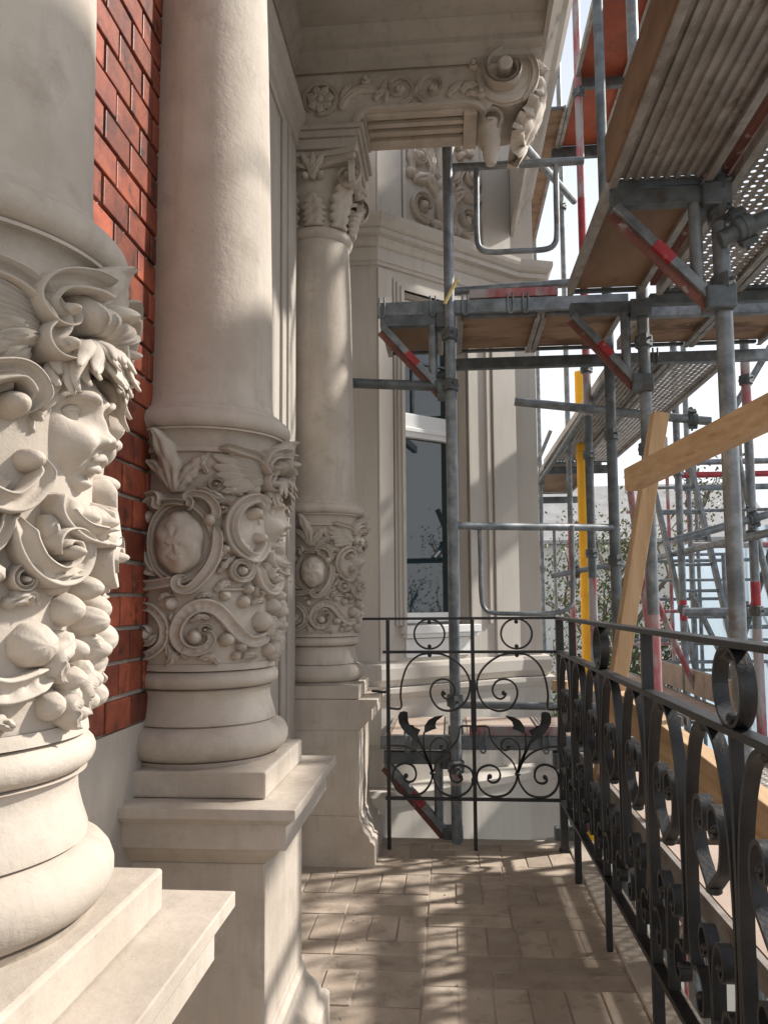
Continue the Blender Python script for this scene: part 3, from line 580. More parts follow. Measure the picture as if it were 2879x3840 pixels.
ed = MB(); ed.strip([(x, 3.25, z) for x, z in prof[1:11]], (0, 1, 0), .036, .016); ed.build('edge_fillet', 'stone', br)
so = MB()
for i, (y0, y1, z) in enumerate(((3.262, 3.30, 3.204), (3.33, 3.36, 3.202), (3.39, 3.42, 3.202), (3.46, 3.535, 3.204))): so.box(-.34, .09, y0, y1, z-.012, z+.008)
so.box(.09, .15, 3.262, 3.535, 3.175, 3.206).box(-.40, -.34, 3.262, 3.535, 3.185, 3.206)
so.build('soffit_panel', 'stone', br, bev=.004)
vm = MB(); vm.disc([(.128, 0), (.128, -.012), (.118, -.02), (.10, -.02), (.096, -.014), (.0, -.014)], (vc[0], 3.246, vc[1]), (0, 1, 0)); vm.disc([(.034, 0), (.031, -.078), (.022, -.086), (0, -.086)], (vc[0]-.006, 3.246, vc[1]+.008), (0, 1, 0))
sp = [(vc[0]+math.cos(t)*(.125-.0115*t), vc[1]+math.sin(t)*(.125-.0115*t)) for t in np.linspace(-1.0, 8.0, 44)]
band(vm, [(x, z) for x, z in sp], .034, .016, .026, .085, mplane((0, 3.24, 0), (1, 0, 0), (0, 0, 1), (0, -1, 0)), n=90)
vm.build('volute', 'stone', br, smooth=SM)
fb = mplane((0, 3.245, 0), (1, 0, 0), (0, 0, 1), (0, -1, 0))
rz = MB(); rc_ = (-.535, 3.262)
for k in range(7): a = k*2*PI/7; leaf(rz, [(rc_[0]+.012*math.cos(a), rc_[1]+.012*math.sin(a)), (rc_[0]+.035*math.cos(a+.2), rc_[1]+.035*math.sin(a+.2)), (rc_[0]+.062*math.cos(a+.1), rc_[1]+.062*math.sin(a+.1))], .046, .022, fb, lobes=2, curl=.012, base=.6)
blob(rz, rc_, .02, .02, .034, fb, lobes=6); band(rz, [(rc_[0]+.07*math.cos(t), rc_[1]+.07*math.sin(t)) for t in np.linspace(-2, 4.0, 20)], .014, .014, .02, .02, fb, n=60)
rz.build('rosette', 'stone', br, smooth=SMX)
for pts, wd in (([(-.45, 3.215), (-.42, 3.26), (-.38, 3.295), (-.32, 3.30), (-.27, 3.275)], .05), ([(-.44, 3.25), (-.43, 3.29), (-.40, 3.32)], .035), ([(-.30, 3.25), (-.26, 3.29), (-.245, 3.335)], .04), ([(-.25, 3.24), (-.245, 3.28), (-.265, 3.31)], .03), ([(-.10, 3.25), (-.12, 3.27), (-.09, 3.31)], .03), ([(.08, 3.26), (.11, 3.29), (.15, 3.285)], .045), ([(.10, 3.25), (.13, 3.25), (.15, 3.235)], .03), ([(.02, 3.245), (.05, 3.28), (.085, 3.305)], .04)):
    mb = MB(); leaf(mb, pts, wd, .02, fb, lobes=3, curl=.01); mb.build('acanthus_leaf', 'stone', br, smooth=SMX)
for c0, rr0, dr in (((-.19, 3.29), .062, 1), ((-.045, 3.285), .062, -1)):
    mb = MB(); band(mb, [(c0[0]+dr*math.cos(t)*(rr0-.0072*t), c0[1]+math.sin(t)*(rr0-.0072*t)) for t in np.linspace(-1.8, 6.3, 36)], .018, .009, .018, .024, fb, n=90); blob(mb, c0, .02, .022, .03, fb, lobes=6); leaf(mb, [(c0[0], c0[1]+.02), (c0[0]+.01, c0[1]), (c0[0]+.0, c0[1]-.035)], .036, .03, fb, lobes=3); mb.build('scroll', 'stone', br, smooth=SMX)
for c0 in ((.135, 3.375), (.165, 3.245), (-.335, 3.335)):
    mb = MB(); blob(mb, c0, .024, .024, .03, fb); mb.disc([(.012, 0), (.009, -.016), (0, -.016)], (c0[0], 3.218, c0[1]), (0, 1, 0), n=16); mb.build('rosette', 'stone', br, smooth=SMX)
rl = MB()
rl.lathe([(.0, 2.955), (.02, 2.96), (.03, 2.985), (.037, 3.01), (.035, 3.02), (.041, 3.045), (.046, 3.07), (.043, 3.08), (.048, 3.11), (.05, 3.135), (.047, 3.15), (.0, 3.155)], .205, 3.30, n=28)
band(rl, [(.205+math.cos(t)*(.048-.006*t), 3.15+math.sin(t)*(.048-.006*t)) for t in np.linspace(-1, 6, 24)], .014, .008, .012, .02, mplane((0, 3.262, 0), (1, 0, 0), (0, 0, 1), (0, -1, 0)), n=60)
rl.build('leaf_roll', 'stone', br, smooth=SM)
cvp = cr([(.36, 3.44), (.405, 3.36), (.40, 3.27), (.36, 3.19), (.31, 3.12), (.30, 3.05), (.335, 3.02)], 50)
def mcurve(P_, y0):
    P_ = np.array(P_); T_ = np.gradient(P_, axis=0); T_ /= np.linalg.norm(T_, axis=1)[:, None]; L_ = np.r_[0, np.cumsum(np.linalg.norm(np.diff(P_, axis=0), axis=1))]
    def f(s, v, w_):
        x = np.interp(v, L_, P_[:, 0]); z = np.interp(v, L_, P_[:, 1]); tx = np.interp(v, L_, T_[:, 0]); tz = np.interp(v, L_, T_[:, 1])
        return (x-tz*w_, y0+s, z+tx*w_)
    return f, L_[-1]
fc, LL = mcurve(cvp, 3.39)
mb = MB(); leaf(mb, [(0, 0), (0, LL*.3), (0, LL*.7), (0, LL)], .30, .05, fc, lobes=6, curl=.05, base=.8, n=50, lobeamp=.34)
for s_ in (-1, 1):
    for k in range(4): leaf(mb, [(s_*.02, LL*(.12+.2*k)), (s_*.09, LL*(.18+.2*k)), (s_*.15, LL*(.24+.2*k))], .07, .04, fc, lobes=2, curl=.03)
mb.build('acanthus_leaf', 'stone', br, smooth=SMX)

# ================================================================== BAY WINDOW
bay = thing('bay_window', 'pale rendered canted bay with tall window and carved panel above', 'bay window', (0, 4.6, -5.2))
PA, PB, PC = Vector((-.39, 4.3)), Vector((.424, 4.983)), Vector((.572, 5.03))
e = (PB-PA).normalized(); nn = Vector((e.y, -e.x))
FM = Matrix(((e.x, -nn.x, 0, PA.x), (e.y, -nn.y, 0, PA.y), (0, 0, 1, 0), (0, 0, 0, 1)))   # facet frame: x along, y inward, z up
FL = (PB-PA).length
wl = MB()
plan = [(-.9, 4.3), tuple(PA)]
wl.box(-1.0, PA.x, 4.3, 5.0, -5.2, 6.5)
wl.poly([(PB.x, PB.y, -5.2), (PC.x, PC.y, -5.2), (PC.x, 9.5, -5.2), (PB.x-.1, 9.5, -5.2)], (0, 0, 11.7))
wl.build('wall', 'bayplaster', bay)
fw_ = MB(FM)
fw_.box(0, .175, .0, .4, .70, 3.0).box(.655, FL, .0, .4, .70, 3.0).box(.175, .655, .0, .4, .70, .93).box(.175, .655, 0, .4, 2.86, 3.0)
fw_.box(0, FL, .002, .4, 3.0, 6.5).box(0, FL, .002, .4, -5.2, .70)
fw_.build('facet_wall', 'bayplaster', bay)
MB(FM).box(.002, .10, -.014, .0, .74, 2.96).box(.865, FL-.002, -.02, 0, .74, 2.96).box(.002, .175, -.012, .001, 3.25, 6.4).box(.83, FL-.01, -.012, .001, 3.25, 6.4).build('pilaster', 'bayplaster', bay, bev=.003)
tr = MB(FM)
for i, (d, wdt) in enumerate(((.012, .065), (.022, .045), (.030, .022))):
    tr.box(.175-wdt, .1745-.0*i, -d, .01, .93, 2.86+wdt).box(.6555, .655+wdt, -d, .01, .93, 2.86+wdt).box(.1746, .6554, -d+.0005, .01, 2.861, 2.86+wdt-.0005)
tr.box(.815, .835, -.018, .001, .93, 2.93).box(.842, .85, -.012, .001, .93, 2.93).box(.72, .735, -.012, .001, .93, 2.93)
tr.build('window_surround', 'bayplaster', bay)
win = MB(FM)
for x0, x1, z0, z1 in ((.177, .205, .945, 2.855), (.625, .653, .945, 2.855), (.205, .625, .945, 1.0), (.205, .625, 2.80, 2.855), (.205, .625, 2.03, 2.17), (.20, .63, 2.06, 2.085)): win.box(x0, x1, .07-(.012 if z0 == 2.06 else 0), .14, z0, z1)
wn = win.build('window', 'white', bay, bev=.003)
MB(FM).box(.205, .625, .105, .11, 1.0, 2.03).build('pane', 'glass', wn); MB(FM).box(.205, .625, .105, .11, 2.17, 2.80).build('pane', 'glass', wn)
MB(FM).box(.32, .333, .09, .104, 2.17, 2.80).box(.205, .625, .092, .103, 2.49, 2.502).build('glazing_bar', 'darksteel', wn)
MB(FM).box(.15, .70, -.06, .07, .885, .9295).box(.16, .69, -.045, .0, .86, .885).build('window_sill', 'white', bay, bev=.004)
MB(FM).box(.18, .65, -.01, .001, .75, .855).build('apron', 'white', bay, bev=.003)
def moulding(mb, poly, prof):                            # prof (offset outwards, z); poly goes left to right, outside on its right
    P_ = [Vector(p) for p in poly]; nrm = []
    for a, b in zip(P_, P_[1:]): d = (b-a).normalized(); nrm.append(Vector((d.y, -d.x)))
    rings = []
    for i, p in enumerate(P_):
        if i == 0: m_ = nrm[0]
        elif i == len(P_)-1: m_ = nrm[-1]
        else: m_ = (nrm[i-1]+nrm[i]).normalized(); m_ = m_/m_.dot(nrm[i])
        rings.append([(p.x+m_.x*o_, p.y+m_.y*o_, z) for o_, z in prof])
    mb.loft(rings)
bp = [(-.9, 4.3), (-.39, 4.3), tuple(PB), tuple(PC), (PC.x, 8.)]
cm = MB(); moulding(cm, bp, [(-.05, 2.975), (.016, 2.975), (.016, 2.995), (.028, 2.997), (.028, 3.07), (.02, 3.073), (.034, 3.085), (.044, 3.10), (.05, 3.118), (.05, 3.128), (.085, 3.130), (.085, 3.158), (.078, 3.161), (.096, 3.172), (.112, 3.192), (.118, 3.212), (.118, 3.236), (-.05, 3.255)]); cm.build('cornice', 'bayplaster', bay)
cm = MB(); moulding(cm, bp, [(-.05, .60), (.03, .60), (.04, .62), (.055, .64), (.055, .70), (.045, .722), (-.05, .735)]); moulding(cm, bp, [(-.05, .30), (.045, .30), (.045, .53), (.06, .545), (.075, .57), (.075, .595), (-.05, .5995)]); moulding(cm, bp, [(-.05, -.36), (.10, -.36), (.10, -.02), (.12, .0), (.13, .04), (.09, .06), (-.05, .07)]); moulding(cm, bp, [(-.05, -2.2), (.06, -2.2), (.06, -.52), (.09, -.5), (.09, -.44), (-.05, -.42)])
cm.build('base_moulding', 'bayplaster', bay)
pm = MB(FM); pm.box(.183, .20, -.022, .001, 3.26, 5.2).box(.805, .822, -.022, .001, 3.26, 5.2).box(.2, .805, -.022, .001, 3.26, 3.275); pm.build('panel_frame', 'bayplaster', bay)
fr_ = lambda s, v, w_: tuple(FM @ Vector((s, -w_, v)))
cxp = .505
for s_ in (-1, 1):
    for k, (c0, r0, t0, t1, d0) in enumerate((((.17, 3.42), .10, -2.2, 6.2, 1), ((.20, 3.72), .075, 1.2, -5.8, 1), ((.17, 4.02), .085, -1.5, 6., 1))):
        mb = MB(); band(mb, [(cxp+s_*(c0[0]+math.cos(t)*(r0-.0105*abs(t-t0))), c0[1]+math.sin(t)*(r0-.0105*abs(t-t0))) for t in np.linspace(t0, t1, 30)], .034, .016, .04, .05, fr_, n=80); blob(mb, (cxp+s_*c0[0], c0[1]), .034, .036, .055, fr_, lobes=4)
        mb.build('scroll', 'stone', bay, smooth=SMX)
    mb = MB(); band(mb, [(cxp+s_*.05, 3.35), (cxp+s_*.06, 3.5), (cxp+s_*.12, 3.58), (cxp+s_*.11, 3.68), (cxp+s_*.19, 3.80)], .045, .03, .04, .035, fr_, n=50); mb.build('scroll', 'stone', bay, smooth=SMX)
    for pts, wd in (([(.03, 3.30), (.07, 3.33), (.10, 3.30)], .06), ([(.05, 3.55), (.13, 3.60), (.24, 3.56)], .08), ([(.04, 3.86), (.12, 3.90), (.23, 3.86)], .08), ([(.24, 3.62), (.26, 3.70), (.25, 3.80)], .06), ([(.03, 3.62), (.09, 3.66), (.10, 3.76)], .06)):
        mb = MB(); leaf(mb, [(cxp+s_*a, b) for a, b in pts], wd, .04, fr_, lobes=3, curl=.02); mb.build('acanthus_leaf', 'stone', bay, smooth=SMX)
    for c0, r in (((.265, 3.60), .035), ((.13, 3.83), .03), ((.09, 3.33), .028)):
        mb = MB(); blob(mb, (cxp+s_*c0[0], c0[1]), r, r, .05, fr_, lobes=5); mb.build('fruit', 'stone', bay, smooth=SMX)
mb = MB()
for i in range(24):
    pass
G = []
for r_, z_ in ((.03, 3.29), (.05, 3.31), (.04, 3.34), (.06, 3.40), (.085, 3.48), (.07, 3.54), (.05, 3.56), (.075, 3.58), (.08, 3.60), (.06, 3.62), (.07, 3.70), (.06, 3.8), (.09, 3.9), (.05, 4.0)):
    G.append([(cxp+r_*math.cos(a), z_, r_*.9*math.sin(a)-.004) for a in np.linspace(0, PI, 15)])
grid(mb, G, fr_); mb.build('vase', 'stone', bay, smooth=SMX)

# ================================================================== IRON RAILINGS
UNIT = dict(
 arch=[(220,800),(298,798),(296,700),(310,590),(350,480),(425,408),(513,388),(620,400),(720,460),(785,540),(806,620),(790,710),(740,780),(660,816),(580,800),(528,735),(515,670),(540,610),(600,580),(660,595),(694,650),(680,705),(640,728),(606,710),(598,684)],
 lstem=[(220,1075),(330,1082),(430,1130),(495,1200),(522,1275)],
 stem1=[(525,1275),(500,1190),(455,1100),(425,1030)], stem2=[(525,1275),(480,1160),(462,1060),(466,975)],
 curl=[(525,1275),(510,1170),(512,1075),(560,1018),(615,1025),(640,1070),(620,1105),(585,1095),(580,1070)],
 right=[(528,1275),(560,1190),(640,1110),(700,1040),(722,980),(735,932),(825,930)],
 botl=[(525,1275),(510,1345),(460,1415),(390,1443),(310,1435),(255,1385),(234,1310),(255,1240),(325,1207),(385,1230),(405,1285),(388,1332),(345,1345),(318,1325),(322,1300)],
 botr=[(525,1275),(542,1345),(590,1415),(660,1443),(735,1435),(795,1385),(818,1310),(797,1245),(730,1215),(672,1235),(650,1285),(668,1330),(708,1342),(738,1322),(734,1300)])
LEAFA = [(440,1060),(420,1000),(440,960),(400,955),(390,925),(362,930),(352,900),(330,905),(318,880),(330,862),(347,850),(345,828),(318,820),(290,828),(276,860),(280,905),(300,945),(330,985),(370,1010),(410,1045)]
LEAFB = [(465,985),(470,930),(500,885),(545,860),(608,848),(590,870),(560,890),(548,925),(556,948),(520,960),(490,975)]
TALL = [(322,1300),(318,1325),(345,1345),(388,1332),(405,1285),(385,1232),(325,1210),(268,1225),(240,1150),(232,1000),(238,850),(262,680),(310,540),(390,430),(513,388),(636,430),(716,540),(764,680),(788,850),(794,1000),(786,1150),(758,1225),(701,1210),(641,1232),(621,1285),(638,1332),(681,1345),(708,1325),(704,1300)]
CEE = [(420,715),(442,735),(478,715),(476,664),(430,636),(372,660),(350,730),(375,810),(440,858),(508,900)]
LOW = [(508,1440),(506,1300),(500,1180),(480,1090),(432,1045),(385,1060),(372,1110),(402,1142),(432,1122)]
def tall_unit(root, fmap, side, bw, bd):
    sv = Vector(side); mir = lambda pts: [(1026-a, b) for a, b in pts]
    def bar(name, pts, w_, n): MB().strip([fmap(*q) for q in cr(pts, n)], sv, bd, w_).build(name, 'iron', root, smooth=SM)
    def ball(p, r=.0105): MB().disc([(r*.35, -bd*.62), (r*.8, -bd*.5), (r, -bd*.3), (r, bd*.3), (r*.8, bd*.5), (r*.35, bd*.62)], fmap(*p), sv, 16).build('ball_end', 'iron', root, smooth=SM)
    bar('scroll', TALL, bw, 150)
    for p in ((334, 1296), (692, 1296), (425, 705), (601, 705), (424, 1112), (602, 1112), (513, 404)): ball(p, .009)
    for k in (CEE, mir(CEE)): bar('scroll', k, bw, 60)
    for k in (LOW, mir(LOW)): bar('scroll', k, bw*.9, 56)
    for py in (905, 1300): MB().tube([fmap(513, py-14), fmap(513, py-8), fmap(513, py+8), fmap(513, py+14)], [.010, .0145, .0145, .010], 12).build('collar', 'iron', root, smooth=SM)
def rail_unit(root, fmap, side, ax_, bw, bd, ring=False):
    """one panel of scrollwork; fmap(px,py) -> point, side = direction across the panel"""
    sv = Vector(side)
    def bar(name, pts, w_=bw, n=None, d=bd):
        p = cr(pts, n or max(14, len(pts)*6)); MB().strip([fmap(*q) for q in p], sv, d, w_).build(name, 'iron', root, smooth=SM)
    def ball(p, r=.0105):
        c = Vector(fmap(*p)); mb = MB(); rings = []
        mb.disc([(r*.35, -bd*.62), (r*.8, -bd*.5), (r, -bd*.3), (r, bd*.3), (r*.8, bd*.5), (r*.35, bd*.62)], c, sv, n=16); mb.build('ball_end', 'iron', root, smooth=SM)
    bar('scroll', UNIT['arch'], n=110); ball((612, 684))
    bar('stem', UNIT['lstem'], bw*.8); bar('stem', UNIT['stem1'], bw*1.2); bar('stem', UNIT['stem2'], bw*.9); bar('scroll', UNIT['curl'], bw*.8, 50); ball((592, 1080), .006)
    bar('stem', UNIT['right'], bw*.85, 50); bar('scroll', UNIT['botl'], n=90); ball((330, 1300)); bar('scroll', UNIT['botr'], n=90); ball((725, 1298))
    for L_ in ((LEAFA, LEAFB) if ring else ()):
        mb = MB(); mid = np.mean(np.array(L_), 0); k = len(L_); vs = []
        for sg in (-1, 1):
            vs += [Vector(fmap(*q))+sv*(sg*.002+.004*math.sin(i*1.3)) for i, q in enumerate(L_)]+[Vector(fmap(*mid))+sv*(sg*.002+.012)]
        fs = [(k, i, (i+1) % k) for i in range(k)]+[(2*k+1, k+1+(i+1) % k, k+1+i) for i in range(k)]+[(i, k+1+i, k+1+(i+1) % k, (i+1) % k) for i in range(k)]
        mb.add(vs, fs); mb.build('leaf', 'iron', root, smooth=SM)
    for p, hw, hh in (((525, 1278), 20, 15),):
        a, b = Vector(fmap(p[0]-hw, p[1]-hh)), Vector(fmap(p[0]+hw, p[1]+hh)); c = (a+b)/2; dd = (b-a)
        MB().tube([fmap(p[0], p[1]-12), fmap(p[0], p[1]-6), fmap(p[0], p[1]+6), fmap(p[0], p[1]+12)], [.009, .0125, .0125, .009], 12).build('collar', 'iron', root, smooth=SM)
    ball((513, 402), .009)
    if ring:
        p = [(513+112*math.cos(t), 242+112*math.sin(t)) for t in np.linspace(0, 2*PI, 40, endpoint=False)]
        MB().strip([fmap(*q) for q in p], sv, bd, bw, True).build('ring', 'iron', root, smooth=SM); ball((513, 152), .009); ball((513, 335), .009)
ZT, ZM, ZB = .994, .8425, .213
def fz(py):
    return ZT-(py-115)*5.785e-4
# end railing across the balcony
YE = 3.475
er = thing('iron_railing', 'short black wrought iron railing closing the balcony end, beyond the floor', 'railing', (.1, YE, 0), 'black iron balcony railings')
kx = 5.95e-4
def fe(px, py): return (-.275+(px-205)*kx, YE, fz(py))
rail_unit(er, fe, (0, 1, 0), 0, .0082, .014, True)
rail_unit(er, lambda px, py: fe(1662-px, py), (0, 1, 0), 0, .0082, .014, True)
MB().box(-.40, .485, YE-.019, YE+.019, ZT-.011, ZT).build('top_rail', 'iron', er, bev=.002)
MB().box(-.298, .485, YE-.012, YE+.012, ZM-.006, ZM+.006).build('middle_rail', 'iron', er, bev=.002)
MB().box(-.29, .485, YE-.011, YE+.011, ZB-.006, ZB+.006).build('bottom_rail', 'iron', er, bev=.002)
for x in (-.275, .096): MB().box(x-.008, x+.008, YE-.0085, YE+.0085, -.002, ZT-.012).build('post', 'iron', er, bev=.001)
MB().box(.0845, .1075, YE-.0125, YE+.0125, .50, .72).build('post_sleeve', 'iron', er, bev=.002)
for z in (.685, .2925): MB().box(.0815, .1105, YE-.016, YE+.016, z-.008, z+.008).build('collar', 'iron', er, bev=.003)
MB().tube([(-.285, YE, .667), (-.32, YE-.01, .672), (-.345, YE-.02, .675)], .006, 8).build('wall_anchor', 'iron', er, smooth=SM)
# corner post
cpost = thing('corner_post', 'square black iron corner post joining the two railings', 'post', (.47, YE, 0))
MB().box(.455, .487, YE-.016, YE+.016, -.002, ZT-.0115).build('post', 'iron', cpost, bev=.002); MB().box(.449, .493, YE-.022, YE+.022, -.001, .012).build('foot_plate', 'iron', cpost, bev=.003)
# long side railing
XR = .47
sr = thing('iron_railing', 'long black wrought iron railing with rings running toward the camera', 'railing', (XR, 1.5, 0), 'black iron balcony railings')
MB().box(XR-.02, XR+.02, -.6, YE-.022, ZT-.012, ZT).build('top_rail', 'iron', sr, bev=.002)
MB().box(XR-.016, XR+.016, -.6, YE-.0175, ZM-.007, ZM+.007).build('middle_rail', 'iron', sr, bev=.002)
MB().box(XR-.015, XR+.015, -.6, YE-.0175, ZB-.007, ZB+.007).build('bottom_rail', 'iron', sr, bev=.002)
bounds = [YE, 3.11, 1.95, .79, -.37]
def fs_(y0, y1): return lambda px, py: (XR, y0+(y1-y0)*(px-205)/620., fz(py))
for a, b in zip(bounds, bounds[1:]):
    nU = 1 if a == YE else 4; wU = (a-b)/nU
    for k in range(nU):
        y0 = a-k*wU; y1 = y0-wU
        if y1 < -.1: continue
        fu = fs_(y0, y1) if k % 2 == 0 else fs_(y1, y0)
        tall_unit(sr, fu, (1, 0, 0), .0088, .024)
    if a < YE:
        yc = (a+b)/2
        for q_ in (yc,):
            p = [(XR, q_+.066*math.cos(t), (ZT+ZM)/2-.003+.066*math.sin(t)) for t in np.linspace(0, 2*PI, 40, endpoint=False)]
            MB().strip(p, (1, 0, 0), .026, .0075, True).build('ring', 'iron', sr, smooth=SM)
            for dz in (-.052, .052): MB().disc([(.004, -.014), (.0095, -.01), (.0105, 0), (.0095, .01), (.004, .014)], (XR, q_, (ZT+ZM)/2-.003+dz), (1, 0, 0), 14).build('ball_end', 'iron', sr, smooth=SM)
            MB().box(XR-.009, XR+.009, q_-.009, q_+.009, -.002, ZB-.0075).build('leg', 'iron', sr, bev=.001)
            MB().box(XR-.011, XR+.011, q_-.006, q_+.006, ZB+.0075, ZM-.0075).build('upright', 'iron', sr, bev=.001)
    if b > -.2: MB().box(XR-.0125, XR+.0125, b-.010, b+.010, -.002, ZT-.0125).build('post', 'iron', sr, bev=.001)

# ================================================================== SCAFFOLD
def coupler(root, c, ax_=(0, 0, 1), r=.026):
    mb = MB(); mb.disc([(r+.003, -.028), (r+.011, -.024), (r+.011, .024), (r+.003, .028)], c, ax_, 18)
    c = Vector(c); a = Vector(ax_).orthogonal().normalized(); b = Vector(ax_).cross(a)
    q = c+(a*.7+b*.7)*(r+.018); mb.beam(q-Vector(ax_)*.02, q+Vector(ax_)*.02, .03, .03, upv=tuple(a)); mb.tube([q-a*.03, q+a*.045], .007, 8); mb.disc([(.014, -.006), (.014, .006)], q+a*.035, a, 6); q2 = c-(a*.7+b*.7)*(r+.014); mb.beam(q2-Vector(ax_)*.024, q2+Vector(ax_)*.024, .022, .026, upv=tuple(a)); mb.tube([q2-b*.03, q2+b*.04], .006, 8); mb.disc([(.013, -.005), (.013, .005)], q2+b*.034, b, 6); mb.disc([(r+.0135, -.006), (r+.0135, .006)], c, ax_, 18)
    mb.build('coupler', 'darksteel', root, smooth=SM)
def post(label, x, y, z0=-5.2, z1=6.6, mat='steel', bands=(), coup=(), group='upright scaffold posts', r=.0245, lean=0):
    t = thing('scaffold_post', label, 'scaffold post', (x, y, z0), group)
    MB().tube([(x, y, z0), (x+lean, y, z1)], r, 18).build('tube', mat, t, smooth=SM)
    for a, b, mt in bands: MB().lathe([(r+.0012, a), (r+.0012, b)], x, y, 18).build('paint_band', mt, t, smooth=SM)
    for z in coup: coupler(t, (x, y, z))
    MB().box(x-.07, x+.07, y-.07, y+.07, z0-.002, z0+.008).build('base_plate', 'steel', t)
    return t
def tubething(name, label, cat, pts, r=.024, mat='steel', group=None, coup=()):
    t = thing(name, label, cat, pts[0], group); P_ = pts if len(pts) == 2 else cr(pts, max(12, 8*len(pts)))
    MB().tube([tuple(p) for p in P_], r, 16).build('tube', mat, t, smooth=SM)
    for c, ax_ in coup: coupler(t, c, ax_, r)
    return t
post('grey scaffold post right in front of bay window, behind end railing', .017, 3.575, mat='steel', bands=((.25, .36, 'pink'),), coup=(2.06, 2.30, .33, .62))
post('thick grey scaffold post nearest the camera at right edge', .878, 2.5, coup=(2.29, 2.38, 2.06), r=.026)
post('grey scaffold post with clamp bolt under wooden deck, right of timber prop', .867, 3.46, coup=(2.20, 1.72), r=.0255, bands=((.5, 1.0, 'pink'),))
post('dark post second behind the crossing platform', .858, 4.15, mat='darksteel', r=.027, coup=(1.93, 1.27))
post('worn pink and red painted post beside the yellow pipe', .866, 4.86, mat='pink', coup=(1.96, 1.35, 2.5, 4.3), bands=((2.9, 3.6, 'red'), (1.2, 2.2, 'darksteel')))
post('slim far post with red lower half left of yellow pipe', .994, 6.5, bands=((-.2, 1.7, 'pink'),), coup=(2.4, 4.4, 1.2), r=.022)
post('farthest thin post against the bay corner', .957, 8.2, coup=(2.3, 1.4, 3.6), r=.022)
post('red and white banded post at the far right edge', 1.684, 4.5, bands=((2.0, 2.4, 'pink'), (1.0, 1.16, 'red'), (.3, .9, 'pink')), coup=(1.42, 1.0, 2.3))
post('grey outer post with small red sticker behind timber cross', 1.608, 5.6, bands=((.92, 1.06, 'red'),), coup=(1.96, 1.0))
post('brownish outer post just right of the stickered post', 2.096, 7., bands=((1.4, 2.0, 'pink'),), coup=(1.9, 1.1))

def deck(label, x, y, L, W_, z, kind, rot=0, mat=None, top=None, group='scaffold deck boards'):
    """local frame: width along +x, length along +y, top surface at z"""
    t = thing('scaffold_deck', label, 'scaffold deck', (x, y, z), group); t.rotation_euler = (0, 0, rot); ROOT[t.name] = Vector()
    def put(mb, n_, m_, **k):
        o = mb.build(n_, m_, None, **k); o.parent = t; return o
    if kind == 'ribbed':
        nr = 9; pw = (W_-.03)/nr; pts = []
        for i in range(nr):
            x0 = .015+i*pw
            pts += [(x0, -.012), (x0+pw*.08, -.022), (x0+pw*.50, -.022), (x0+pw*.58, -.012)]
        pts.append((W_-.015, -.012)); rings = [[(a, y_, b) for a, b in pts]+[(a, y_, 0) for a, b in (pts[-1], pts[0])] for y_ in (.0, L)]
        put(MB().loft(rings), 'deck_sheet', mat or 'alu')
    elif kind == 'perforated':
        px = .0305; nx, ny = int((W_-.02)/px), int(L/px); vs = []; fs = []; mb = MB(); dx = (W_-.02)/nx; dy = L/ny; q = 8
        for i in range(nx):
            for j in range(ny):
                x0, y0 = .01+i*dx, j*dy; cx, cy = x0+dx/2, y0+dy/2; o = len(vs)
                out = [(x0, y0), (x0+dx/2, y0), (x0+dx, y0), (x0+dx, y0+dy/2), (x0+dx, y0+dy), (x0+dx/2, y0+dy), (x0, y0+dy), (x0, y0+dy/2)]
                rh = .0088 if (i+j) % 2 == 0 else .0052
                inn = [(cx+rh*math.cos(PI*1.25+k*PI/4), cy+rh*math.sin(PI*1.25+k*PI/4)) for k in range(8)]
                vs += [(a, b, -.014) for a, b in out]+[(a, b, -.019) for a, b in inn]
                fs += [(o+k, o+8+k, o+8+(k+1) % 8, o+(k+1) % 8) for k in range(8)]
        mb.add(vs, fs); put(mb, 'deck_sheet', mat or 'alu')
    else:
        n_ = max(1, round(L/1.3)); 
        for i in range(n_): put(MB().box(.012, W_-.012, i*L/n_+.002, (i+1)*L/n_-.002, -.014, -.002), 'plywood_panel', mat or 'ply', bev=.001)
        for i in range(n_): put(MB().box(.02, W_-.02, i*L/n_+.006, (i+1)*L/n_-.006, -.0015, .0), 'top_face', top or 'plytop')
    for x0, x1 in ((-.002, .012), (W_-.012, W_+.002)): put(MB().box(x0, x1, 0, L, -.046, .004).box((x0-.0101) if x0 > .01 else (x1+.0001), (x0-.0001) if x0 > .01 else (x1+.0101), 0.001, L-.001, -.0455, -.042), 'side_rail', 'alu')
    for y0 in (-.02, L-.005): put(MB().box(.02, W_-.02, y0, y0+.025, -.03, -.016), 'end_bar', 'darksteel')
    return t
Z1, Z0, Z2 = 2.43, .43, 4.45
deck('ribbed metal deck board overhead at top right', .53, .15, 2.33, .315, Z1, 'ribbed')
deck('brown plywood deck board overhead, beyond the ribbed metal one', .53, 2.53, .84, .315, Z1, 'ply')
deck('perforated metal deck overhead, inner board at right edge', .915, 2.05, 1.35, .32, Z1, 'perforated')
deck('perforated metal deck overhead, outer board at right edge', 1.25, 2.05, 1.35, .32, Z1, 'perforated')
deck('plywood crossing deck above bay window, left piece beside the post', .06, 3.64, .50, .38, Z1, 'ply', mat='plyx')
deck('plywood crossing deck above bay window, right piece', .45, 3.64, .50, .37, Z1, 'ply', mat='plyx')
deck('short dark plywood deck on the bracket left of the post', -.31, 3.64, .50, .29, Z1, 'ply')
deck('stained plywood crossing deck at right, piece nearer the posts', .90, 3.64, .50, .36, Z1, 'ply', mat='plyx')
deck('stained plywood crossing deck at right, outermost piece', 1.27, 3.64, .50, .36, Z1, 'ply', mat='plyx')
deck('far ribbed deck behind the crossing deck, inner board', .93, 4.35, 3.3, .31, Z1, 'ribbed')
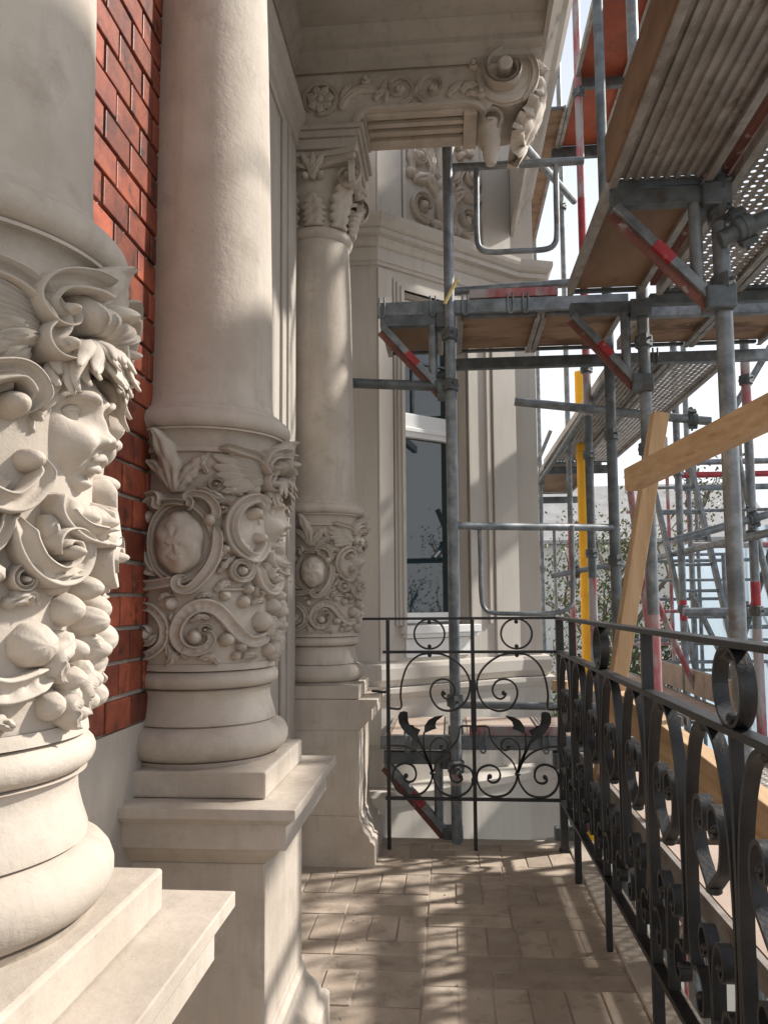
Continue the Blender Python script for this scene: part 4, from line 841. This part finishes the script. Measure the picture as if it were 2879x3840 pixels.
deck('far perforated deck behind the crossing deck, outer board', 1.26, 4.35, 3.3, .31, Z1, 'perforated')
deck('farthest brown plywood deck above the bay corner', .95, 7.75, 2.1, .55, Z1, 'ply')
deck('red film plywood deck high above, inner board', .85, 4.22, 1.45, .32, Z2, 'ply', mat='redply')
deck('red film plywood deck high above, outer board', 1.18, 4.22, 1.45, .32, Z2, 'ply', mat='redply')
deck('high narrow wooden deck next to upper balcony edge', .62, 5.2, 2.2, .22, Z2, 'ply', mat='plyx')
deck('dusty plywood deck just outside railing, nearer board', .53, .9, 1.25, .315, Z0, 'ply')
deck('dusty plywood deck just outside railing, farther board', .53, 2.2, 1.18, .315, Z0, 'ply')
deck('perforated walkway deck outside the railing, inner board', .915, .9, 2.5, .32, Z0, 'perforated')
deck('dusty plywood walkway deck outside the railing, outer board', 1.25, .9, 2.5, .32, Z0, 'ply')
deck('dusty crossing deck behind end railing, left of post', -.31, 3.68, .72, .29, Z0, 'ply')
deck('dusty crossing deck behind end railing, middle piece', .06, 3.68, .72, .38, Z0, 'ply')
deck('dusty crossing deck behind end railing, right piece', .45, 3.68, .72, .37, Z0, 'ply')
deck('far lower walkway deck, inner board', .93, 4.4, 2.9, .31, Z0, 'ply'); deck('far lower walkway deck, outer board', 1.26, 4.4, 2.9, .31, Z0, 'ply')
deck('lowest deck seen through the railing foot', .53, 1.0, 2.4, .32, -1.57, 'ply', mat='ply'); deck('lowest outer walkway deck below the railing', .915, .9, 2.5, .64, -1.57, 'ribbed')

def transom(label, x0, x1, y, z, mat='steel', h=.058, wd=.04, clips=(), red=None):
    t = thing('scaffold_beam', label, 'scaffold beam', ((x0+x1)/2, y, z), 'deck carrying beams')
    MB().box(x0, x1, y-wd/2, y+wd/2, z-h, z).build('beam', mat, t, bev=.004)
    for c in clips: MB().tube(cr([(c-.012, y-wd/2-.006, z+.02), (c-.012, y-wd/2-.008, z-h*.9), (c, y-wd/2-.008, z-h-.012), (c+.012, y-wd/2-.008, z-h*.9), (c+.012, y-wd/2-.006, z+.02)], 20), .005, 8).build('clip', 'steel', t, smooth=SM)
    if red: MB().box(red[0], red[1], y-wd/2-.003, y+wd/2-.01, z+.004, z+.045).build('red_toe_edge', 'pink', t, bev=.002)
    return t
transom('grey beam carrying front edge of the crossing deck above window', -.325, .84, 3.61, 2.475, 'steel', .065, .04, clips=(-.30, -.06, .09, .30, .37), red=(.11, .52))
transom('dark beam carrying back edge of the crossing deck above window', .05, .86, 4.185, 2.375, 'darksteel', .06)
transom('grey beam under front edge of the right crossing deck', .90, 1.68, 3.61, 2.42, 'steel', .06)
transom('dark upper beam where the perforated decks end', .89, 1.68, 3.43, 2.40, 'darksteel', .05)
transom('grey beam under back edge of the right crossing deck', .90, 1.70, 4.185, 2.375, 'steel', .06, clips=(1.1,))
transom('far dark beam under the ribbed deck end', .93, 1.62, 7.7, 2.38, 'darksteel', .08); transom('far beam above the bay corner at the last deck', .93, 1.6, 9.85, 2.36, 'darksteel', .08)
transom('high beam under the near end of the red deck', .84, 1.6, 4.9, 4.42, 'darksteel', .06); transom('high beam under the far end of the red deck', .80, 1.6, 5.65, 4.40, 'darksteel', .07)
transom('rusty red edged beam of the low crossing deck behind railing', -.325, .84, 3.645, .455, 'steel', .062, .04, clips=(-.2, .14, .42, .49), red=(.08, .48))
transom('back beam of the low crossing deck behind railing', -.325, .86, 4.43, .38, 'steel', .06)
transom('low beam under the outside walkway end', .90, 1.68, 3.43, .38, 'darksteel', .06)
def console(label, xi, xo, y, z):
    t = thing('deck_bracket', label, 'bracket', (xo, y, z-.4), 'triangular deck brackets')
    s_ = 1 if xo > xi else -1
    MB().beam((xi, y, z-.035), (xo, y, z-.035), .04, .055).build('top_arm', 'darksteel', t, bev=.003)
    MB().beam((xi+s_*.012, y, z-.06), (xo-s_*.012, y, z-.385), .03, .05, upv=(0, 1, 0)).build('brace', 'steel', t, bev=.003)
    a, b = Vector((xi+s_*.012, y, z-.06)), Vector((xo-s_*.012, y, z-.385))
    MB().beam(a.lerp(b, .40), a.lerp(b, .58), .0325, .0525, upv=(0, 1, 0)).build('red_mark', 'red', t, bev=.002)
    MB().beam(a.lerp(b, .0)+Vector((-s_*.012, -.001, -.022)), b+Vector((-s_*.012, -.001, -.022)), .034, .012, upv=(0, 1, 0)).build('rusty_edge', 'rust', t)
    MB().tube([(xo-s_*.062, y, z-.06), (xo-s_*.062, y, z-.33)], .021, 14).build('upright', 'steel', t, smooth=SM)
    for zz in (z-.04, z-.375): MB().box(xo-.045, xo+.045, y-.04, y+.04, zz-.04, zz+.035).build('clamp', 'darksteel', t, bev=.006)
    return t
console('triangular bracket under the ribbed deck, bright red mark', .535, .86, 2.49, 2.385)
console('triangular bracket under the far plywood deck edge', .55, .85, 3.45, 2.385)
console('triangular bracket left of post in front of the bay window', -.31, -.0, 3.61, 2.42)
console('low triangular bracket behind end railing, left of post', -.31, -.0, 3.645, .39)
console('low triangular bracket behind end railing, right side', .84, .50, 3.66, .39)
console('low triangular bracket outside the side railing', .535, .86, 2.49, .385)
tubething('scaffold_tube', 'dark horizontal tie tube from post to wall across the window', 'scaffold tube', [(-.62, 3.60, 2.105), (.03, 3.615, 2.065)], .0235, 'darksteel', 'horizontal scaffold tubes', coup=(((-.03, 3.612, 2.07), (1, 0, 0)),))
tubething('scaffold_tube', 'grey horizontal guard tube in front of bay, middle height', 'scaffold tube', [(.0, 3.62, 1.412), (.86, 4.15, 1.44)], .019, 'steel', 'horizontal scaffold tubes')
tubething('scaffold_tube', 'pale tube lying just above the crossing deck', 'scaffold tube', [(.02, 3.63, 2.53), (.60, 3.63, 2.55)], .02, 'steel', 'horizontal scaffold tubes')
tubething('scaffold_tube', 'upper pale guard tube in front of the carved panel', 'scaffold tube', [(.02, 3.62, 3.14), (.66, 3.62, 3.14)], .019, 'steel', 'horizontal scaffold tubes')
tubething('bent_guardrail', 'bent U-shaped guard tube hanging above crossing deck', 'guardrail', [(.155, 3.62, 3.14), (.153, 3.62, 2.95), (.153, 3.62, 2.80), (.165, 3.62, 2.735), (.215, 3.62, 2.712), (.34, 3.62, 2.712), (.47, 3.62, 2.714), (.515, 3.62, 2.74), (.527, 3.62, 2.80), (.528, 3.62, 2.95), (.53, 3.62, 3.13)], .0135, 'steel', 'bent guard frames')
tubething('bent_guardrail', 'bent U-shaped guard tube in front of window right jamb', 'guardrail', [(.144, 3.72, 1.42), (.146, 3.72, 1.25), (.147, 3.72, 1.10), (.16, 3.72, 1.03), (.205, 3.72, 1.008), (.34, 3.72, 1.003), (.47, 3.74, 1.004), (.56, 3.76, 1.03), (.58, 3.78, 1.10), (.585, 3.78, 1.42)], .0105, 'steel', 'bent guard frames')
tubething('scaffold_tube', 'pale tube with open end crossing below the far decks', 'scaffold tube', [(.40, 4.62, 2.245), (1.52, 4.62, 2.095)], .026, 'steel', 'horizontal scaffold tubes', coup=(((1.42, 4.62, 2.108), (1, 0, 0)),))
tubething('scaffold_tube', 'sloping tube between the outer posts at right', 'scaffold tube', [(1.24, 4.42, 1.39), (1.9, 4.42, 1.57)], .022, 'steel', 'horizontal scaffold tubes', coup=(((1.66, 4.42, 1.505), (1, 0, .25)),))
tubething('scaffold_tube', 'worn pink rail behind the outer posts', 'scaffold tube', [(1.66, 5.5, 1.435), (2.9, 5.5, 1.43)], .021, 'pink', 'horizontal scaffold tubes')
tubething('scaffold_tube', 'low grey rail behind nearest right post', 'scaffold tube', [(1.42, 4.95, .99), (2.4, 4.9, .985)], .026, 'steel', 'horizontal scaffold tubes', coup=(((1.78, 4.93, .988), (1, 0, 0)),))
tubething('scaffold_tube', 'short pale tube from upper balcony to pink post', 'scaffold tube', [(.38, 3.72, 3.31), (.80, 4.75, 3.53)], .02, 'steel', 'horizontal scaffold tubes')
tubething('scaffold_tube', 'low pale tube behind end railing above deck', 'scaffold tube', [(.03, 3.70, .585), (.85, 3.70, .575)], .018, 'steel', 'horizontal scaffold tubes')
tubething('scaffold_tube', 'thick dark ledger tube under the perforated decks', 'scaffold tube', [(.86, 2.46, 2.19), (2.0, 2.3, 2.62)], .027, 'darksteel', 'horizontal scaffold tubes', coup=(((.93, 2.45, 2.22), (1, 0, .4)),))
tubething('scaffold_tube', 'long ledger tube under far decks, inner side', 'scaffold tube', [(.90, 4.2, 2.31), (.95, 8.2, 2.30)], .022, 'darksteel', 'horizontal scaffold tubes')
tubething('scaffold_tube', 'long guard tube along the outer posts', 'scaffold tube', [(1.62, 3.9, 1.40), (1.75, 8.2, 1.42)], .022, 'steel', 'horizontal scaffold tubes')
tubething('scaffold_tube', 'far sloping tube left of the yellow pipe', 'scaffold tube', [(.80, 6.3, 1.26), (1.35, 6.3, 1.36)], .022, 'steel', 'horizontal scaffold tubes', coup=(((1.0, 6.3, 1.295), (1, 0, 0)),))
tubething('scaffold_tube', 'red thin rod rising beside the ribbed deck', 'scaffold tube', [(.92, 3.2, 3.0), (.80, 2.2, 3.15)], .012, 'red', 'horizontal scaffold tubes')
for i, (a, b, mt, lb) in enumerate((((1.80, 5., 1.95), (2.06, 5., .55), 'steel', 'grey diagonal brace right of ladder leaning left'), ((2.15, 5.1, 1.75), (1.72, 5.1, .55), 'darksteel', 'dark diagonal brace crossing at right edge'), ((1.76, 5.9, 1.1), (2.02, 5.9, .5), 'steel', 'short low diagonal brace under the low rail'), ((1.02, 4.5, 1.75), (1.22, 4.9, .65), 'pink', 'red diagonal brace behind the timber prop'), ((1.25, 5.2, 1.25), (1.62, 5.4, .45), 'pink', 'red and white stair stringer behind the timber prop'), ((1.05, 8., 2.8), (.80, 8.2, 2.2), 'steel', 'thin far diagonal above the pale tube'), ((2.0, 4.7, 2.7), (1.66, 4.7, 2.15), 'steel', 'diagonal brace at the right edge below the decks'))):
    tubething('diagonal_brace', lb, 'brace', [a, b], .02, mt, 'diagonal scaffold braces')
# guard rails far right (pale lattice in the light)
for z, lb, mt in ((2.13, 'pale far guard rail right of the near post, highest', 'steel'), (2.03, 'red far guard rail right of the near post', 'red'), (1.93, 'pale far guard rail right of the near post, lowest', 'steel')):
    tubething('guard_rail', lb, 'guard rail', [(1.75, 6.2, z), (2.9, 6.2, z)], .024, mt, 'far guard rails')
for z, lb in ((1.22, 'thin far rail crossing the ladder, upper'), (.75, 'thin far rail crossing the ladder, lower')): tubething('guard_rail', lb, 'guard rail', [(1.45, 6.4, z), (2.8, 6.4, z)], .011, 'steel', 'far guard rails')
tubething('bent_guardrail', 'far bent guard tube left of the red far post', 'guardrail', [(.98, 7.4, 1.75), (.98, 7.4, 1.2), (.98, 7.4, 1.0), (.96, 7.4, .93), (.90, 7.4, .92), (.70, 7.4, .92)], .016, 'steel', 'bent guard frames')
tubething('bent_guardrail', 'far bent guard tube right of the ladder', 'guardrail', [(2.06, 6.1, 1.40), (2.06, 6.1, 1.1), (2.06, 6.1, .95), (2.09, 6.1, .88), (2.16, 6.1, .86), (2.5, 6.1, .86)], .016, 'steel', 'bent guard frames')
ORD = ('first', 'second', 'third', 'fourth', 'fifth')
for i in range(10):
    x = 2.0+.36*(i % 5)+random.uniform(-.06, .06); y = 6.6+.9*(i//5)
    tubething('scaffold_tube', 'thin upright tube, %s from left in the %s bright lattice right of ladder' % (ORD[i % 5], ('nearer', 'farther')[i//5]), 'scaffold tube', [(x, y, -5.2), (x, y, 2.6)], .017, ('steel', 'steel', 'pink')[i % 3], 'thin lattice tubes in the light')
for i in range(8):
    z = .55+.42*(i % 4)+.1*(i//4); y = 6.75+.9*(i//4)
    tubething('scaffold_tube', 'thin level tube, %s from below in the %s bright lattice right of ladder' % (ORD[i % 4], ('nearer', 'farther')[i//4]), 'scaffold tube', [(1.7, y, z), (3.8, y, z+.01)], .015, ('steel', 'pink', 'steel')[i % 3], 'thin lattice tubes in the light')
# ladder
ld = thing('ladder', 'pale metal ladder leaning between the outer scaffold posts', 'ladder', (2.05, 6.0, .45))
la, lb_ = Vector((1.79, 6.0, 2.2)), Vector((2.12, 6.0, .45)); off = Vector((-.30, .02, 0))
for o_ in (Vector(), off): MB().beam(la+o_, lb_+o_, .03, .07, upv=(0, 1, 0)).build('stringer', 'steel', ld, bev=.004)
for i in range(9): c = la.lerp(lb_, (i+.5)/9); MB().tube([c, c+off], .012, 10).build('rung', 'steel', ld, smooth=SM)
# yellow pipe
yp = thing('yellow_pipe', 'bright yellow vertical plastic pipe among far scaffold posts', 'pipe', (1.15, 6.8, -5.2))
MB().tube([(1.15, 6.8, -5.2), (1.15, 6.8, 3.05)], .043, 20).build('pipe', 'yellow', yp, smooth=SM)
for z in (-1.5, 1.1, 2.28): MB().lathe([(.045, z), (.05, z+.004), (.05, z+.05), (.045, z+.054)], 1.15, 6.8, 20).build('sleeve', 'yellow', yp, smooth=SM)
# timbers
def timber(label, p, q, a, b, upv=(0, 0, 1), arch=0, n=1, mat='timber'):
    t = MB().beam(p, q, a, b, upv, arch, n).build('timber_beam', mat, None, bev=.003, loc=p); return tag(t, label, 'timber', 'loose timber beams')
timber('upright orange timber prop leaning behind the side railing', (.545, 3.0, .40), (.783, 2.93, 1.75), .055, .075, (0, 1, 0), mat='timberv')
timber('sloping orange timber nailed across the prop at right edge', (.628, 2.74, 1.475), (.83, 1.85, 1.535), .05, .078, (0, 0, 1), -.0, 4)
timber('long pale timber lying outside the railing at knee height', (.615, 3.3, .70), (.64, .9, .565), .05, .11)
timber('rough timber plank end lying on the low crossing deck', (.50, 3.75, .665), (.75, 3.95, .65), .09, .05)
tag(MB().beam((1.60, 4.5, .52), (1.62, 6.9, .52), .03, .16).build('toe_board', 'plytop', None, bev=.002, loc=(1.6, 4.5, .45)), 'upright toe board along far side of outside walkway', 'toe board')
tag(MB().beam((1.60, .9, .52), (1.60, 3.35, .52), .03, .16).build('toe_board', 'plytop', None, bev=.002, loc=(1.6, .9, .45)), 'upright toe board of the near outside walkway', 'toe board')
tag(MB().beam((.523, .15, 2.47), (.523, 2.46, 2.47), .014, .15).build('toe_board', 'ply', None, bev=.002, loc=(.52, .15, 2.4)), 'brown side board along inner edge of the ribbed deck overhead', 'toe board')
tag(MB().beam((.895, 2.05, 2.49), (.895, 3.38, 2.49), .025, .14).build('toe_board', 'rust', None, bev=.002, loc=(.9, .95, 2.43)), 'reddish brown toe board edging the perforated decks overhead', 'toe board')
tag(MB().tube(cr([(-.005, 3.545, 2.44), (.01, 3.545, 2.47), (.05, 3.547, 2.545), (.06, 3.56, 2.55)], 14), .009, 8).build('cable_tie', 'plastic', None, smooth=SM, loc=(0, 3.55, 2.44)), 'cream coloured tie strap wrapped around front post', 'strap')

# ================================================================== BACKGROUND
def tree(label, x, y, h, seed, leafmat, nleaf=2600, spread=1.5, bare=.5, lean=0):
    rr = random.Random(seed); t = thing('tree', label, 'tree', (x, y, -5.2), 'trees behind the scaffold')
    mb = MB(); tips = []
    def grow(p, d, L, r, lev):
        n_ = 5; pts = [p]; q = p.copy(); dd = d.copy()
        for i in range(n_):
            dd = (dd+Vector((rr.uniform(-.22, .22), rr.uniform(-.22, .22), rr.uniform(-.05, .16)))).normalized(); q = q+dd*L/n_; pts.append(q.copy())
        mb.tube(pts, [r*(1-.55*i/n_) for i in range(n_+1)], 8 if lev < 2 else 5)
        if lev >= 2: tips.extend(pts[1:])
        if lev < 4:
            for k in range(3 if lev else 5):
                i = rr.randint(2, n_); a = rr.uniform(0, 2*PI); nd = (dd*.7+Vector((math.cos(a), math.sin(a), .25))*.75).normalized()
                grow(pts[i], nd, L*.62, r*.5, lev+1)
    grow(Vector((x, y, -5.2)), Vector((lean, 0, 1)), h*.52, h*.022, 0)
    mb.build('trunk', 'bark', t, smooth=SM)
    lv = MB(); 
    for i in range(nleaf):
        p = rr.choice(tips)+Vector((rr.gauss(0, .16), rr.gauss(0, .16), rr.gauss(0, .14))); s_ = rr.uniform(.02, .042)
        a = Vector((rr.uniform(-1, 1), rr.uniform(-1, 1), rr.uniform(-1, 1))).normalized(); b = a.orthogonal().normalized(); c = a.cross(b)
        lv.add([p-b*s_, p+c*s_*.5, p+b*s_, p-c*s_*.5], [(0, 1, 2, 3)])
    lv.build('crown', leafmat, t)
tree('bare twiggy tree with sparse yellow green leaves behind the ladder', 3.3, 11.5, 7.4, 11, 'leaf', 9000)
tree('dark leafy tree low between pipe and timber prop', 2.2, 10.5, 6.1, 23, 'leafdark', 9000)
def house(label, x, y, wx, wy, h, rot):
    t = thing('house', label, 'house', (x, y, -5.2), 'pale houses across the street'); ROOT[t.name] = Vector(); t.rotation_euler = (0, 0, rot)
    def put(mb, n_, m_, par=t): o = mb.build(n_, m_, None); o.parent = par; return o
    put(MB().box(-wx/2, wx/2, 0, wy, 0, h), 'wall', 'housewall')
    put(MB().poly([(-wx/2-.3, -.3, h), (wx/2+.3, -.3, h), (wx/2+.3, wy/2, h+2.6), (-wx/2-.3, wy/2, h+2.6)], (0, 0, .15)).poly([(-wx/2-.3, wy+.3, h), (wx/2+.3, wy+.3, h), (wx/2+.3, wy/2, h+2.6), (-wx/2-.3, wy/2, h+2.6)], (0, 0, .15)), 'roof', 'roof')
    for i in range(4):
        for j in range(int(h//3)):
            cx, cz = -wx/2+wx*(i+.5)/4, 1.2+j*2.9
            f = put(MB().box(cx-.6, cx+.6, -.04, .05, cz, cz+1.6), 'window', 'white')
            put(MB().box(cx-.52, cx-.03, -.05, -.042, cz+.08, cz+1.52).box(cx+.03, cx+.52, -.05, -.042, cz+.08, cz+1.52), 'pane', 'glass', f)
tree('leafy street tree beyond the scaffold, seen in window glass', 11, 2.5, 8.5, 31, 'leafdark', 6000)
house('pale low house far behind the trees', 4.5, 30, 14, 8, 8.4, -.1)
house('pale house across the street, mirrored in the bay window glass', 22, 8, 14, 9, 6.0, -PI/2)
# dust sheet hung on the outer scaffold
ds = MB(); G = []
for i in range(41):
    y = 4.3+i*.13; row = []
    for j in range(13):
        z = -1.6+j*.27; row.append((2.6+.05*math.sin(i*1.1+j*.3)+.03*math.sin(i*.37+j*.9)+.02*noise.noise((i*.4, j*.4, 1)), y, z+.03*math.sin(i*.8)))
    G.append(row)
grid(ds, G, lambda a, b, c: (a, b, c)); o = ds.build('dust_sheet', 'sheet', None, smooth=SMX, loc=(2.6, 6.9, -1.6))
sl = o.modifiers.new('Solidify', 'SOLIDIFY'); sl.thickness = .003
tag(o, 'pale blue white dust sheet hanging on the outer scaffold side', 'dust sheet')
